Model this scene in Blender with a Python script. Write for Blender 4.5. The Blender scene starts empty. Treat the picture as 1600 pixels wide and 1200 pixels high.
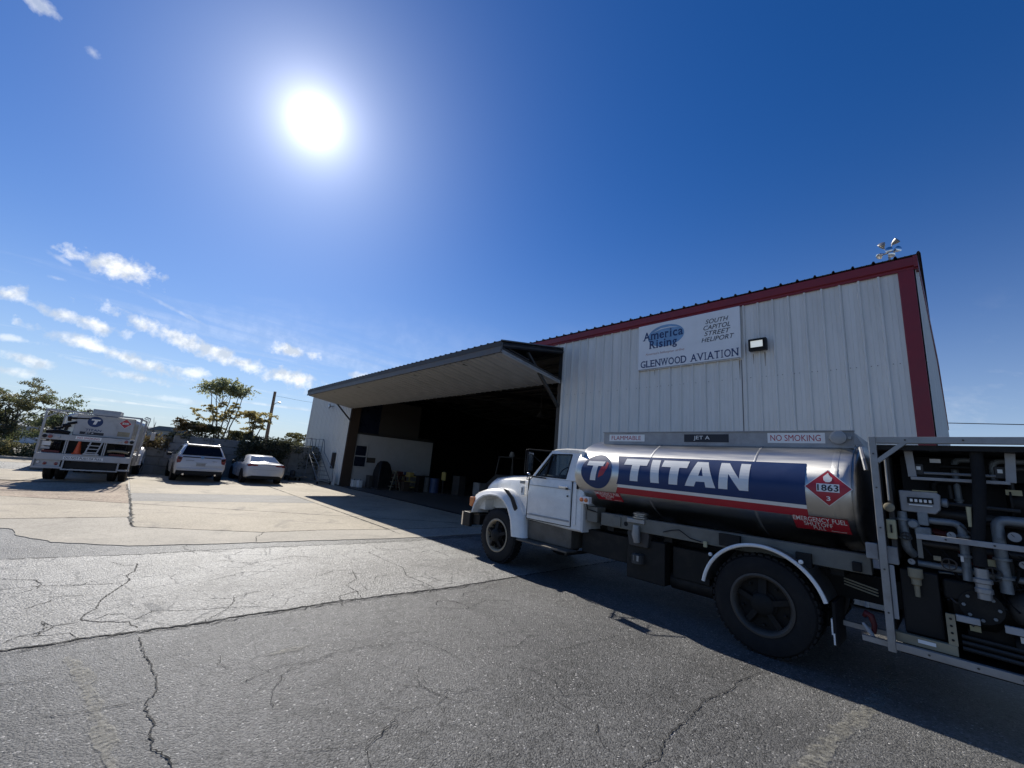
import bpy, bmesh, math, random
import numpy as np
from mathutils import Vector, Matrix
random.seed(7)
R = math.radians
S = bpy.context.scene
COL = S.collection

# ------------------------------------------------------------------ camera, sky, sun, exposure
EYE = 1.87; BRUSH_ROT = 0.25
def cam_axes(pitch, roll, yaw):
    f = Vector((math.sin(yaw), math.cos(yaw), 0)); r = Vector((math.cos(yaw), -math.sin(yaw), 0)); u = Vector((0, 0, 1))
    f2 = f*math.cos(pitch) + u*math.sin(pitch); u2 = u*math.cos(pitch) - f*math.sin(pitch)
    return r*math.cos(roll) + u2*math.sin(roll), u2*math.cos(roll) - r*math.sin(roll), f2
cr, cu, cf = cam_axes(R(11.79), R(4.89), R(-47.58))
cam = bpy.data.objects.new('camera', bpy.data.cameras.new('camera')); COL.objects.link(cam)
M = Matrix((cr, cu, -cf)).transposed().to_4x4(); M.translation = (0, 0, EYE); cam.matrix_world = M
cam.data.sensor_width = 36; cam.data.lens = 634/1600*36; cam.data.clip_end = 5000; cam.data.clip_start = .05
S.camera = cam
S.view_settings.view_transform = 'Standard'; S.view_settings.look = 'None'
S.view_settings.exposure = 0.25; S.view_settings.gamma = 1; S.view_settings.use_curve_mapping = False
SUN_EL, SUN_AZ = R(38.15), R(-79.8)
SUN = Vector((math.sin(SUN_AZ)*math.cos(SUN_EL), math.cos(SUN_AZ)*math.cos(SUN_EL), math.sin(SUN_EL)))

W = bpy.data.worlds.new('World'); S.world = W; W.use_nodes = True
def N(nt, t, **kw):
    n = nt.nodes.new(t)
    for k, v in kw.items():
        if k == 'inp':
            for i, x in v.items():
                if hasattr(x, 'is_linked') or isinstance(x, bpy.types.NodeSocket): nt.links.new(x, n.inputs[i])
                else: n.inputs[i].default_value = x
        else: setattr(n, k, v)
    return n
def math_(nt, op, a, b=None, c=None, clamp=False):
    n = N(nt, 'ShaderNodeMath', operation=op, use_clamp=clamp)
    for i, x in enumerate((a, b, c)):
        if x is None: continue
        if isinstance(x, bpy.types.NodeSocket): nt.links.new(x, n.inputs[i])
        else: n.inputs[i].default_value = x
    return n.outputs[0]
def vmath(nt, op, a, b=None):
    n = N(nt, 'ShaderNodeVectorMath', operation=op)
    for i, x in enumerate((a, b)):
        if x is None: continue
        if isinstance(x, bpy.types.NodeSocket): nt.links.new(x, n.inputs[i])
        else: n.inputs[i].default_value = x
    return n.outputs['Value'] if op in ('DOT_PRODUCT', 'LENGTH', 'DISTANCE') else n.outputs[0]
def mixc(nt, fac, a, b, blend='MIX'):
    n = N(nt, 'ShaderNodeMix', data_type='RGBA', blend_type=blend)
    for i, x in ((0, fac), (6, a), (7, b)):
        if isinstance(x, bpy.types.NodeSocket): nt.links.new(x, n.inputs[i])
        else: n.inputs[i].default_value = x if i == 0 else (tuple(x)+(1,))[:4]
    return n.outputs[2]

def make_world():
    nt = W.node_tree; nt.nodes.clear()
    out = N(nt, 'ShaderNodeOutputWorld'); bg = N(nt, 'ShaderNodeBackground'); nt.links.new(bg.outputs[0], out.inputs[0])
    sky = N(nt, 'ShaderNodeTexSky', sky_type='NISHITA'); sky.sun_disc = False
    sky.sun_elevation = SUN_EL; sky.sun_rotation = SUN_AZ; sky.altitude = 0
    sky.air_density = 1.0; sky.dust_density = 0.3; sky.ozone_density = 2.2
    tc = N(nt, 'ShaderNodeTexCoord'); d = vmath(nt, 'NORMALIZE', tc.outputs['Generated'])
    # camera-style rendering of a clear blue sky: more saturated, deeper
    hs = N(nt, 'ShaderNodeHueSaturation', inp={'Saturation': SKY_SAT, 'Value': 1.0, 'Color': sky.outputs[0]})
    col = mixc(nt, 1.0, hs.outputs[0], SKY_TINT, 'MULTIPLY')
    # clouds: each a small cumulus patch round its own direction
    base = N(nt, 'ShaderNodeTexNoise', inp={'Vector': d, 'Scale': 34.0, 'Detail': 7.0, 'Roughness': .62})
    fine = N(nt, 'ShaderNodeTexNoise', inp={'Vector': vmath(nt, 'ADD', d, (.013, 0, .02)), 'Scale': 34.0, 'Detail': 4.0, 'Roughness': .6})
    nz = math_(nt, 'SUBTRACT', base.outputs[0], .5)
    tot = None
    for c, t, b, ra, rb, dens in CLOUDS:
        u = math_(nt, 'DIVIDE', vmath(nt, 'DOT_PRODUCT', d, t), ra*1.2)
        v = math_(nt, 'DIVIDE', vmath(nt, 'DOT_PRODUCT', d, b), rb*.95)
        rr = math_(nt, 'SQRT', math_(nt, 'ADD', math_(nt, 'MULTIPLY', u, u), math_(nt, 'MULTIPLY', v, v)))
        m = math_(nt, 'SUBTRACT', 1.0, rr)
        m = math_(nt, 'MULTIPLY_ADD', nz, 2.9, m)
        m = math_(nt, 'MULTIPLY', m, 1.25, clamp=True)
        m = math_(nt, 'MULTIPLY', m, math_(nt, 'GREATER_THAN', vmath(nt, 'DOT_PRODUCT', d, c), .9))
        m = math_(nt, 'MULTIPLY', m, dens)
        tot = m if tot is None else math_(nt, 'MAXIMUM', tot, m)
    # generic small fair-weather clouds all round, low in the sky, so it goes on outside the frame
    sep = N(nt, 'ShaderNodeSeparateXYZ', inp={0: d})
    shade = N(nt, 'ShaderNodeMapRange', inp={'Value': fine.outputs[0], 1: .42, 2: .6, 3: .0, 4: 1.0})
    ccol = mixc(nt, shade.outputs[0], (8.2, 8.9, 9.8), (14., 14., 13.8))
    # thin fair-weather streaks low in the sky, all the way round
    zz = math_(nt, 'MAXIMUM', sep.outputs[2], .03)
    pl = N(nt, 'ShaderNodeCombineXYZ', inp={0: math_(nt, 'DIVIDE', sep.outputs[0], zz), 1: math_(nt, 'MULTIPLY', math_(nt, 'DIVIDE', sep.outputs[1], zz), .38), 2: 0.0})
    st = N(nt, 'ShaderNodeTexNoise', inp={'Vector': pl.outputs[0], 'Scale': .55, 'Detail': 9., 'Roughness': .62, 'Distortion': .5})
    sm = N(nt, 'ShaderNodeMapRange', inp={'Value': st.outputs[0], 1: .53, 2: .78, 3: 0., 4: .6})
    lowm = N(nt, 'ShaderNodeMapRange', inp={'Value': sep.outputs[2], 1: .36, 2: .12, 3: 0., 4: 1.}); lowm2 = N(nt, 'ShaderNodeMapRange', inp={'Value': sep.outputs[2], 1: .0, 2: .06, 3: 0., 4: 1.})
    tot = math_(nt, 'MAXIMUM', tot, math_(nt, 'MULTIPLY', math_(nt, 'MULTIPLY', sm.outputs[0], lowm.outputs[0]), lowm2.outputs[0]))
    # low haze whitening toward the horizon
    hz = math_(nt, 'POWER', math_(nt, 'SUBTRACT', 1.0, math_(nt, 'ABSOLUTE', sep.outputs[2]), clamp=True), 5.2)
    col = mixc(nt, math_(nt, 'MULTIPLY', hz, HAZE_AMT), col, HAZE_COL)
    col = mixc(nt, math_(nt, 'MULTIPLY', tot, .92, clamp=True), col, ccol)
    # the sun and its aureole
    cs = vmath(nt, 'DOT_PRODUCT', d, tuple(SUN))
    th = math_(nt, 'ARCCOSINE', math_(nt, 'MINIMUM', cs, 1.0))
    def lobe(a, w, p): return math_(nt, 'MULTIPLY', math_(nt, 'EXPONENT', math_(nt, 'MULTIPLY', math_(nt, 'POWER', math_(nt, 'DIVIDE', th, w), p), -1.0)), a)
    g = None
    for a, w, p in AUREOLE:
        l = lobe(a, w, p); g = l if g is None else math_(nt, 'ADD', g, l)
    gl = N(nt, 'ShaderNodeCombineColor', inp={0: g, 1: math_(nt, 'MULTIPLY', g, .985), 2: math_(nt, 'MULTIPLY', g, .96)})
    col = mixc(nt, 1.0, col, gl.outputs[0], 'ADD')
    nt.links.new(col, bg.inputs[0]); bg.inputs[1].default_value = SKY_STR
SKY_STR, SKY_SAT, SKY_TINT = .072, 1.36, (.62, .82, 1.15)
HAZE_AMT, HAZE_COL = .82, (7.4, 8.7, 10.2)
AUREOLE = ((300., R(1.0), 2.0), (26., R(1.9), 1.0), (3.0, R(5.5), 1.0))
CLOUDS = (
    ((-0.9569, -0.0656, 0.2831), (-0.0774, 0.9965, -0.0306), (-0.2801, -0.0512, -0.9586), 0.06, 0.0223, 0.95),
    ((-0.9641, -0.1775, 0.1976), (-0.0413, 0.835, 0.5487), (-0.2624, 0.5208, -0.8123), 0.0186, 0.0145, 0.9),
    ((-0.9792, -0.0889, 0.1826), (-0.1137, 0.9849, -0.1308), (-0.1682, -0.1488, -0.9745), 0.0474, 0.0139, 0.85),
    ((-0.9893, -0.0445, 0.1392), (-0.0716, 0.9779, -0.1962), (-0.1274, -0.204, -0.9706), 0.0894, 0.0142, 0.85),
    ((-0.9802, 0.086, 0.1783), (0.0442, 0.973, -0.2267), (-0.193, -0.2143, -0.9575), 0.1472, 0.0186, 0.85),
    ((-0.9617, 0.2278, 0.1524), (0.2153, 0.972, -0.0944), (-0.1697, -0.058, -0.9838), 0.063, 0.0206, 0.9),
    ((-0.9512, 0.2277, 0.2084), (0.219, 0.9736, -0.0642), (-0.2175, -0.0154, -0.9759), 0.0606, 0.0153, 0.9),
    ((-0.985, -0.1373, 0.105), (-0.1444, 0.9875, -0.0638), (-0.0949, -0.078, -0.9924), 0.0309, 0.011, 0.7),
    ((-0.9853, -0.1491, 0.0835), (-0.1481, 0.9888, 0.0177), (-0.0852, 0.0051, -0.9963), 0.0194, 0.0079, 0.6),
    ((-0.9945, -0.0078, 0.1049), (-0.0151, 0.9975, -0.0688), (-0.1041, -0.07, -0.9921), 0.0403, 0.0103, 0.7),
    ((-0.9893, 0.0658, 0.1305), (0.0652, 0.9978, -0.009), (-0.1308, -0.0004, -0.9914), 0.0403, 0.0111, 0.75),
    ((-0.9789, -0.1557, 0.1327), (-0.1539, 0.9878, 0.0241), (-0.1348, 0.0031, -0.9909), 0.0228, 0.0069, 0.5),
    ((-0.9912, -0.0674, 0.1142), (-0.082, 0.9883, -0.1287), (-0.1042, -0.137, -0.9851), 0.0406, 0.0064, 0.4),
    ((-0.9111, 0.3703, 0.1809), (0.3717, 0.928, -0.0275), (-0.1781, 0.0422, -0.9831), 0.031, 0.0133, 0.7),
    ((-0.7969, -0.2068, 0.5677), (-0.2749, 0.9608, -0.0359), (-0.538, -0.1846, -0.8225), 0.0254, 0.0122, 0.6),
    ((-0.819, -0.1518, 0.5533), (-0.1602, 0.9865, 0.0335), (-0.5509, -0.0612, -0.8323), 0.0083, 0.0094, 0.35),
    ((-0.9715, 0.029, 0.2352), (-0.0401, 0.9581, -0.2838), (-0.2336, -0.2851, -0.9296), 0.0599, 0.0047, 0.25),
    ((-0.9535, -0.135, 0.2695), (-0.2209, 0.9213, -0.3201), (-0.2051, -0.3647, -0.9082), 0.0143, 0.005, 0.3),
    ((-0.9618, -0.1328, 0.2393), (-0.1335, 0.991, 0.0132), (-0.2389, -0.0193, -0.9708), 0.011, 0.0041, 0.25),
    ((-0.9958, 0.053, 0.0745), (0.0526, 0.9986, -0.0082), (-0.0748, -0.0043, -0.9972), 0.0491, 0.006, 0.3),
)
make_world()
sl = bpy.data.lights.new('sun', 'SUN'); sl.energy = 4.8; sl.angle = R(.55); sl.color = (1, .95, .86)
so = bpy.data.objects.new('sun', sl); COL.objects.link(so); so.rotation_euler = SUN.to_track_quat('Z', 'Y').to_euler(); so.location = SUN*60

# ------------------------------------------------------------------ materials
def mat(name, col, rough=.5, metal=0., var=.12, vscale=3., dirt=None, dscale=1.2, damt=.35, bump=0., bscale=60., spec=.5, coat=0., emit=None, trans=0., streak=False):
    m = bpy.data.materials.new(name); m.use_nodes = True; nt = m.node_tree; b = nt.nodes['Principled BSDF']
    tc = N(nt, 'ShaderNodeTexCoord'); vec = tc.outputs['Object']
    if streak:
        mp = N(nt, 'ShaderNodeMapping', inp={'Vector': vec}); mp.inputs['Scale'].default_value = streak; vec2 = mp.outputs[0]
    else: vec2 = vec
    n = N(nt, 'ShaderNodeTexNoise', inp={'Vector': vec2, 'Scale': vscale, 'Detail': 6., 'Roughness': .6})
    mr = N(nt, 'ShaderNodeMapRange', inp={'Value': n.outputs[0], 1: .3, 2: .7, 3: 1-var, 4: 1+var})
    c = mixc(nt, 1., col, (1, 1, 1), 'MULTIPLY')
    cc = N(nt, 'ShaderNodeCombineColor', inp={0: mr.outputs[0], 1: mr.outputs[0], 2: mr.outputs[0]})
    c = mixc(nt, 1., col, cc.outputs[0], 'MULTIPLY')
    if dirt:
        n2 = N(nt, 'ShaderNodeTexNoise', inp={'Vector': vec2, 'Scale': dscale, 'Detail': 8., 'Roughness': .7})
        f = N(nt, 'ShaderNodeMapRange', inp={'Value': n2.outputs[0], 1: .48, 2: .72, 3: 0., 4: damt})
        c = mixc(nt, f.outputs[0], c, dirt)
    nt.links.new(c, b.inputs['Base Color'])
    b.inputs['Metallic'].default_value = metal
    rr = N(nt, 'ShaderNodeMapRange', inp={'Value': n.outputs[0], 1: .3, 2: .7, 3: max(.02, rough*.8), 4: min(1, rough*1.2)})
    nt.links.new(rr.outputs[0], b.inputs['Roughness'])
    b.inputs['Specular IOR Level'].default_value = spec; b.inputs['Coat Weight'].default_value = coat
    if bump:
        n3 = N(nt, 'ShaderNodeTexNoise', inp={'Vector': vec, 'Scale': bscale, 'Detail': 4.})
        bp = N(nt, 'ShaderNodeBump', inp={'Height': n3.outputs[0], 'Strength': bump, 'Distance': .02}); nt.links.new(bp.outputs[0], b.inputs['Normal'])
    if emit:
        b.inputs['Emission Color'].default_value = tuple(emit[0])+(1,); b.inputs['Emission Strength'].default_value = emit[1]
    return m

def glass_mat(name, tint=(.02, .025, .03), alpha=.5, rough=.03):
    m = bpy.data.materials.new(name); m.use_nodes = True; nt = m.node_tree; nt.nodes.clear()
    o = N(nt, 'ShaderNodeOutputMaterial'); tr = N(nt, 'ShaderNodeBsdfTransparent'); tr.inputs[0].default_value = (.62, .68, .68, 1)
    p = N(nt, 'ShaderNodeBsdfPrincipled'); p.inputs['Base Color'].default_value = tuple(tint)+(1,); p.inputs['Roughness'].default_value = rough
    p.inputs['Specular IOR Level'].default_value = .8
    mx = N(nt, 'ShaderNodeMixShader'); mx.inputs[0].default_value = alpha
    nt.links.new(tr.outputs[0], mx.inputs[1]); nt.links.new(p.outputs[0], mx.inputs[2]); nt.links.new(mx.outputs[0], o.inputs[0])
    return m

def ground_mat(name, dark, light, agg=150., patch=.5, bumpd=.006, rough=.75, stain=None, speck=.0, spec=.5, crackle=0.):
    m = bpy.data.materials.new(name); m.use_nodes = True; nt = m.node_tree; b = nt.nodes['Principled BSDF']
    g = N(nt, 'ShaderNodeNewGeometry'); P = g.outputs['Position']
    v1 = N(nt, 'ShaderNodeTexVoronoi', inp={'Vector': P, 'Scale': agg}); v1.feature = 'F1'
    sp = N(nt, 'ShaderNodeSeparateColor', inp={0: v1.outputs['Color']})
    n1 = N(nt, 'ShaderNodeTexNoise', inp={'Vector': P, 'Scale': agg*.6, 'Detail': 6., 'Roughness': .75})
    n2 = N(nt, 'ShaderNodeTexNoise', inp={'Vector': P, 'Scale': patch, 'Detail': 8., 'Roughness': .62, 'Distortion': .6})
    n4 = N(nt, 'ShaderNodeTexNoise', inp={'Vector': P, 'Scale': 13., 'Detail': 7., 'Roughness': .72})
    a = math_(nt, 'ADD', math_(nt, 'MULTIPLY', sp.outputs[0], .6), math_(nt, 'MULTIPLY', n1.outputs[0], 1.9))
    a = math_(nt, 'ADD', a, math_(nt, 'MULTIPLY', math_(nt, 'SUBTRACT', n2.outputs[0], .5), 1.6))
    a = math_(nt, 'ADD', a, math_(nt, 'MULTIPLY', math_(nt, 'SUBTRACT', n4.outputs[0], .5), 1.3))
    f = N(nt, 'ShaderNodeMapRange', inp={'Value': a, 1: .75, 2: 1.7, 3: 0., 4: 1.})
    c = mixc(nt, f.outputs[0], dark, light)
    if stain:
        n3 = N(nt, 'ShaderNodeTexNoise', inp={'Vector': P, 'Scale': .9, 'Detail': 9., 'Roughness': .72, 'Distortion': 1.2})
        sf = N(nt, 'ShaderNodeMapRange', inp={'Value': n3.outputs[0], 1: .52, 2: .70, 3: 0., 4: stain[1]})
        c = mixc(nt, sf.outputs[0], c, stain[0])
    if speck:
        sk = math_(nt, 'GREATER_THAN', sp.outputs[1], 1-speck)
        c = mixc(nt, math_(nt, 'MULTIPLY', sk, .8), c, (.55, .53, .5))
    hgt = math_(nt, 'ADD', math_(nt, 'MULTIPLY', v1.outputs['Distance'], -.6), n1.outputs[0])
    if crackle:
        mp = N(nt, 'ShaderNodeMixRGB', inp={0: .12, 1: P, 2: n4.outputs['Color']})
        v2 = N(nt, 'ShaderNodeTexVoronoi', inp={'Vector': mp.outputs[0], 'Scale': 2.6}); v2.feature = 'DISTANCE_TO_EDGE'
        ce = N(nt, 'ShaderNodeMapRange', inp={'Value': v2.outputs[0], 1: 0., 2: .018, 3: 1., 4: 0.})
        msk = N(nt, 'ShaderNodeMapRange', inp={'Value': n2.outputs[0], 1: .45, 2: .62, 3: 0., 4: crackle})
        cm = math_(nt, 'MULTIPLY', ce.outputs[0], msk.outputs[0])
        c = mixc(nt, cm, c, (.03, .028, .026)); hgt = math_(nt, 'SUBTRACT', hgt, math_(nt, 'MULTIPLY', cm, 2.))
    nt.links.new(c, b.inputs['Base Color'])
    bp = N(nt, 'ShaderNodeBump', inp={'Height': hgt, 'Strength': 1., 'Distance': bumpd}); nt.links.new(bp.outputs[0], b.inputs['Normal'])
    b.inputs['Roughness'].default_value = rough; b.inputs['Specular IOR Level'].default_value = spec
    return m

def leaf_mat(name, c1, c2, trans=.45):
    m = bpy.data.materials.new(name); m.use_nodes = True; nt = m.node_tree; nt.nodes.clear()
    o = N(nt, 'ShaderNodeOutputMaterial'); g = N(nt, 'ShaderNodeNewGeometry')
    rp = N(nt, 'ShaderNodeMapRange', inp={'Value': g.outputs['Random Per Island'], 1: 0., 2: 1., 3: 0., 4: 1.})
    n = N(nt, 'ShaderNodeTexNoise', inp={'Vector': g.outputs['Position'], 'Scale': .9, 'Detail': 3.})
    f = math_(nt, 'ADD', math_(nt, 'MULTIPLY', rp.outputs[0], .5), math_(nt, 'MULTIPLY', n.outputs[0], .6), clamp=True)
    c = mixc(nt, f, c1, c2)
    d = N(nt, 'ShaderNodeBsdfDiffuse', inp={0: c}); t = N(nt, 'ShaderNodeBsdfTranslucent', inp={0: c})
    gl = N(nt, 'ShaderNodeBsdfGlossy'); gl.inputs[1].default_value = .45; gl.inputs[0].default_value = (.4, .4, .4, 1)
    mx = N(nt, 'ShaderNodeMixShader', inp={0: trans, 1: d.outputs[0], 2: t.outputs[0]})
    m2 = N(nt, 'ShaderNodeMixShader', inp={0: .06, 1: mx.outputs[0], 2: gl.outputs[0]})
    nt.links.new(m2.outputs[0], o.inputs[0])
    return m

def brushed(m, an=.75, rot=.0):
    nt = m.node_tree; b = nt.nodes['Principled BSDF']; t = N(nt, 'ShaderNodeTangent', direction_type='RADIAL', axis='X')
    b.inputs['Anisotropic'].default_value = an; b.inputs['Anisotropic Rotation'].default_value = rot; nt.links.new(t.outputs[0], b.inputs['Tangent']); return m
MT = dict(
 asphalt=ground_mat('asphalt', (.006, .006, .006), (.20, .196, .186), 82., .4, .018, .48, ((.03, .03, .029), .65), .016, .65, .12),
 asphalt_worn=ground_mat('worn_asphalt', (.042, .041, .039), (.315, .306, .285), 52., .8, .016, .5, ((.06, .059, .057), .85), .01, .6, .3),
 concrete=ground_mat('concrete', (.26, .222, .16), (.46, .395, .295), 60., .3, .003, .8, ((.17, .15, .12), .8)),
 concrete_pale=ground_mat('concrete_pale', (.25, .225, .18), (.44, .395, .32), 70., .4, .003, .8, ((.2, .18, .15), .5)),
 concrete_grey=ground_mat('concrete_grey', (.15, .145, .13), (.29, .275, .25), 80., .4, .003, .8, ((.12, .115, .1), .5)),
 concrete_tan=ground_mat('concrete_tan', (.17, .125, .085), (.46, .36, .26), 26., .5, .01, .85, ((.2, .12, .09), .6)),
 crack=mat('crack_tar', (.012, .012, .012), .9, bump=.5, bscale=90),
 yard=ground_mat('yard_ground', (.07, .065, .05), (.2, .19, .15), 40., .2, .01, .9),
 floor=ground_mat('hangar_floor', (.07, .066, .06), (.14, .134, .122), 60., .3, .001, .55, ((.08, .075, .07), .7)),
 siding=mat('white_siding', (.77, .755, .70), .42, var=.07, vscale=1.2, dirt=(.46, .43, .37), dscale=.9, damt=.5, spec=.4, streak=(1.5, 1.5, .25)),
 siding_under=mat('shaded_door_sheet', (.42, .418, .405), .6, var=.12, vscale=1.5, dirt=(.24, .225, .2), dscale=.8, damt=.5),  # white siding with shade under the door put into its colour, plus dirt
 siding_in=mat('shade_dark_liner', (.022, .022, .023), .7, var=.1),  # near-black base colour holds the shade of the hangar interior
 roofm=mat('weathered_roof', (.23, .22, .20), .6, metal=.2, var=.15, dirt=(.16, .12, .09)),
 red=mat('red_trim', (.22, .016, .026), .45, var=.12, vscale=2., dirt=(.16, .02, .03), damt=.3),
 stain=mat('rust_stain', (.30, .24, .18), .7, var=.3, vscale=20.),
 screw=mat('screw_zinc', (.3, .28, .25), .5, metal=.6),
 steel_dark=mat('dark_steel', (.06, .058, .055), .6, metal=.3, var=.2, dirt=(.09, .055, .035), damt=.5),
 rustband=mat('stained_flashing', (.11, .108, .105), .55, var=.2, vscale=4., dirt=(.13, .085, .05), dscale=2.5, damt=.7),
 black=mat('black_rubber', (.010, .010, .011), .75, var=.2, bump=.2, bscale=80, spec=.3, dirt=(.03,.028,.025), dscale=5.),
 blackpaint=mat('black_paint', (.008, .008, .009), .5, var=.3, spec=.3, dirt=(.03,.026,.022), dscale=3., damt=.5),
 grease=mat('greasy_black', (.010, .0095, .009), .6, var=.4, vscale=8., dirt=(.035, .03, .024), dscale=6., damt=.6, spec=.3),
 plywood=mat('brown_plywood', (.055, .036, .024), .8, var=.25, vscale=2.5, dirt=(.09, .05, .03), streak=(6, 6, .6)),
 innerwhite=mat('inner_white_wall', (.46, .455, .445), .7, var=.06, dirt=(.42, .4, .36), damt=.3),
 innertan=mat('inner_tan_board', (.06, .052, .042), .8, var=.12),
 bluepane=mat('dark_blue_pane', (.012, .018, .035), .3),
 truckwhite=mat('white_truck_paint', (.83, .815, .77), .28, var=.03, vscale=2., dirt=(.50, .46, .40), dscale=2.2, damt=.4, coat=.4),
 carwhite=mat('white_car_paint', (.66, .66, .66), .25, var=.02, coat=.5, dirt=(.55, .54, .52), damt=.15),
 stainless=mat('stainless_tank', (.62, .61, .58), .48, metal=1., var=.04, vscale=1.5, streak=(1, 10, 10)),
 stainless_dull=mat('dull_stainless', (.36, .35, .33), .42, metal=.9, var=.2, vscale=5., dirt=(.2, .17, .13), damt=.5),
 stepmetal=mat('road_worn_steel', (.14, .125, .105), .55, metal=.5, var=.25, vscale=4., dirt=(.06, .05, .04), dscale=3., damt=.7),
 seam=mat('weld_seam', (.36, .36, .36), .5, metal=.9),
 alum=mat('aluminium', (.31, .31, .305), .45, metal=.5, var=.15, vscale=6., dirt=(.2, .185, .16), dscale=4., damt=.5),
 greypaint=mat('grey_paint', (.33, .33, .325), .5, var=.15, vscale=5., dirt=(.14, .125, .11), dscale=3., damt=.55),
 sill=mat('dirty_cream_paint', (.165, .157, .13), .6, var=.2, dirt=(.09, .08, .06), dscale=2.5, damt=.6),
 chrome=mat('chrome', (.75, .75, .75), .15, metal=1.),
 decalblue=mat('navy_vinyl', (.018, .042, .125), .42, var=.08, spec=.35),
 decalwhite=mat('white_vinyl', (.80, .79, .75), .5, var=.04),
 decalred=mat('red_vinyl', (.42, .022, .035), .38, var=.08),
 decalnavy=mat('navy_print', (.02, .045, .13), .5),
 decalblack=mat('black_print', (.012, .014, .022), .5),
 logoblue=mat('logo_blue', (.20, .36, .55), .5, var=.2, vscale=3.),
 logoorange=mat('faded_orange_print', (.48, .26, .20), .55),
 signwhite=mat('sign_board_white', (.84, .84, .82), .45, var=.03, dirt=(.62, .60, .54), damt=.3),
 amber=mat('amber_lens', (.62, .16, .03), .2, coat=.6),
 redlens=mat('red_lens', (.20, .015, .015), .2, coat=.6),
 clearlens=mat('clear_lens', (.75, .75, .72), .15, coat=.6),
 lamp=mat('lit_lens', (.85, .87, .82), .3, emit=((.95, 1., .92), .3)),
 rim=mat('tan_wheel_rim', (.40, .32, .215), .55, var=.2, dirt=(.16, .12, .08), damt=.6),
 rimdark=mat('dark_wheel', (.009, .0085, .008), .7, var=.3, dirt=(.05, .04, .03), damt=.4, spec=.3),
 rimrear=mat('dusty_rim', (.055, .048, .04), .6, var=.3, dirt=(.04, .035, .03), damt=.6),
 glass=glass_mat('window_glass', alpha=.35),
 darkglass=mat('tinted_glass', (.006, .006, .007), .12, spec=.35),
 carglass=mat('car_glass', (.03, .04, .045), .05, spec=.9, coat=1.),
 seat=mat('seat_cloth', (.10, .10, .11), .9),
 palepipe=mat('pale_blue_grey_pipe', (.24, .265, .28), .5, metal=.3, var=.25, vscale=7., dirt=(.06, .055, .045), dscale=7., damt=.8),
 tancast=mat('tan_casting', (.30, .26, .17), .6, var=.2, dirt=(.12, .1, .07), damt=.6),
 yellowbox=mat('yellowed_box', (.42, .38, .22), .55, var=.15, dirt=(.2, .17, .1), damt=.5),
 cone=mat('orange_cone', (.75, .11, .03), .5, var=.1),
 hosered=mat('red_hose', (.13, .018, .018), .6, var=.2),
 stone=mat('retaining_stone', (.23, .225, .21), .9, var=.2, vscale=2.5, dirt=(.12, .12, .1), damt=.6, bump=.6, bscale=9.),
 bark=mat('bark', (.16, .135, .11), .9, var=.3, vscale=6., bump=.4, bscale=25.),
 wood=mat('pole_wood', (.15, .11, .08), .85, var=.25, streak=(8, 8, .6)),
 leafpale=leaf_mat('pale_green_leaf', (.22, .25, .13), (.42, .43, .24), .66),
 leaf=leaf_mat('green_leaf', (.09, .115, .05), (.20, .23, .11), .55),
 leafolive=leaf_mat('olive_leaf', (.10, .11, .05), (.26, .24, .11), .5),
 leafyellow=leaf_mat('yellowing_leaf', (.24, .22, .085), (.55, .46, .20), .65),
 leafdark=leaf_mat('dark_leaf', (.042, .05, .03), (.12, .125, .07), .4),
 leafrust=leaf_mat('rust_leaf', (.085, .07, .035), (.19, .14, .065)),
 stairgrey=mat('stair_steel', (.24, .25, .25), .55, metal=.4, var=.2),
 toolred=mat('tool_red', (.10, .02, .018), .5), toolyellow=mat('tool_yellow', (.42, .32, .10), .5), drumblue=mat('drum_blue', (.03, .06, .14), .45),
 white=mat('plain_white', (.70, .70, .68), .5),
 hill=mat('far_hill', (.12, .15, .17), .9, var=.1, vscale=.05), farwall=mat('far_building_wall', (.4, .38, .34), .8),
 paintline=mat('worn_paint_line', (.30, .285, .235), .8, var=.5, vscale=30., dirt=(.075, .074, .07), dscale=16., damt=1.),
 t2grey=mat('dull_grey_steel', (.40, .405, .41), .5, metal=.35, var=.1, dirt=(.18, .16, .14), damt=.5),
 kerb=mat('kerb_concrete', (.33, .31, .27), .85, var=.15),
)

brushed(MT['stainless'], .8, BRUSH_ROT)
def wear(m, scale=22., lo=.5, hi=.72, amt=.55):      # paint worn through to the asphalt
    nt = m.node_tree; b = nt.nodes['Principled BSDF']; g = N(nt, 'ShaderNodeNewGeometry')
    n = N(nt, 'ShaderNodeTexNoise', inp={'Vector': g.outputs['Position'], 'Scale': scale, 'Detail': 9., 'Roughness': .75}); f = N(nt, 'ShaderNodeMapRange', inp={'Value': n.outputs[0], 1: lo, 2: hi, 3: 0., 4: amt}); nt.links.new(f.outputs[0], b.inputs['Alpha'])
wear(MT['paintline'], 26., .40, .66, .8)
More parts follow.
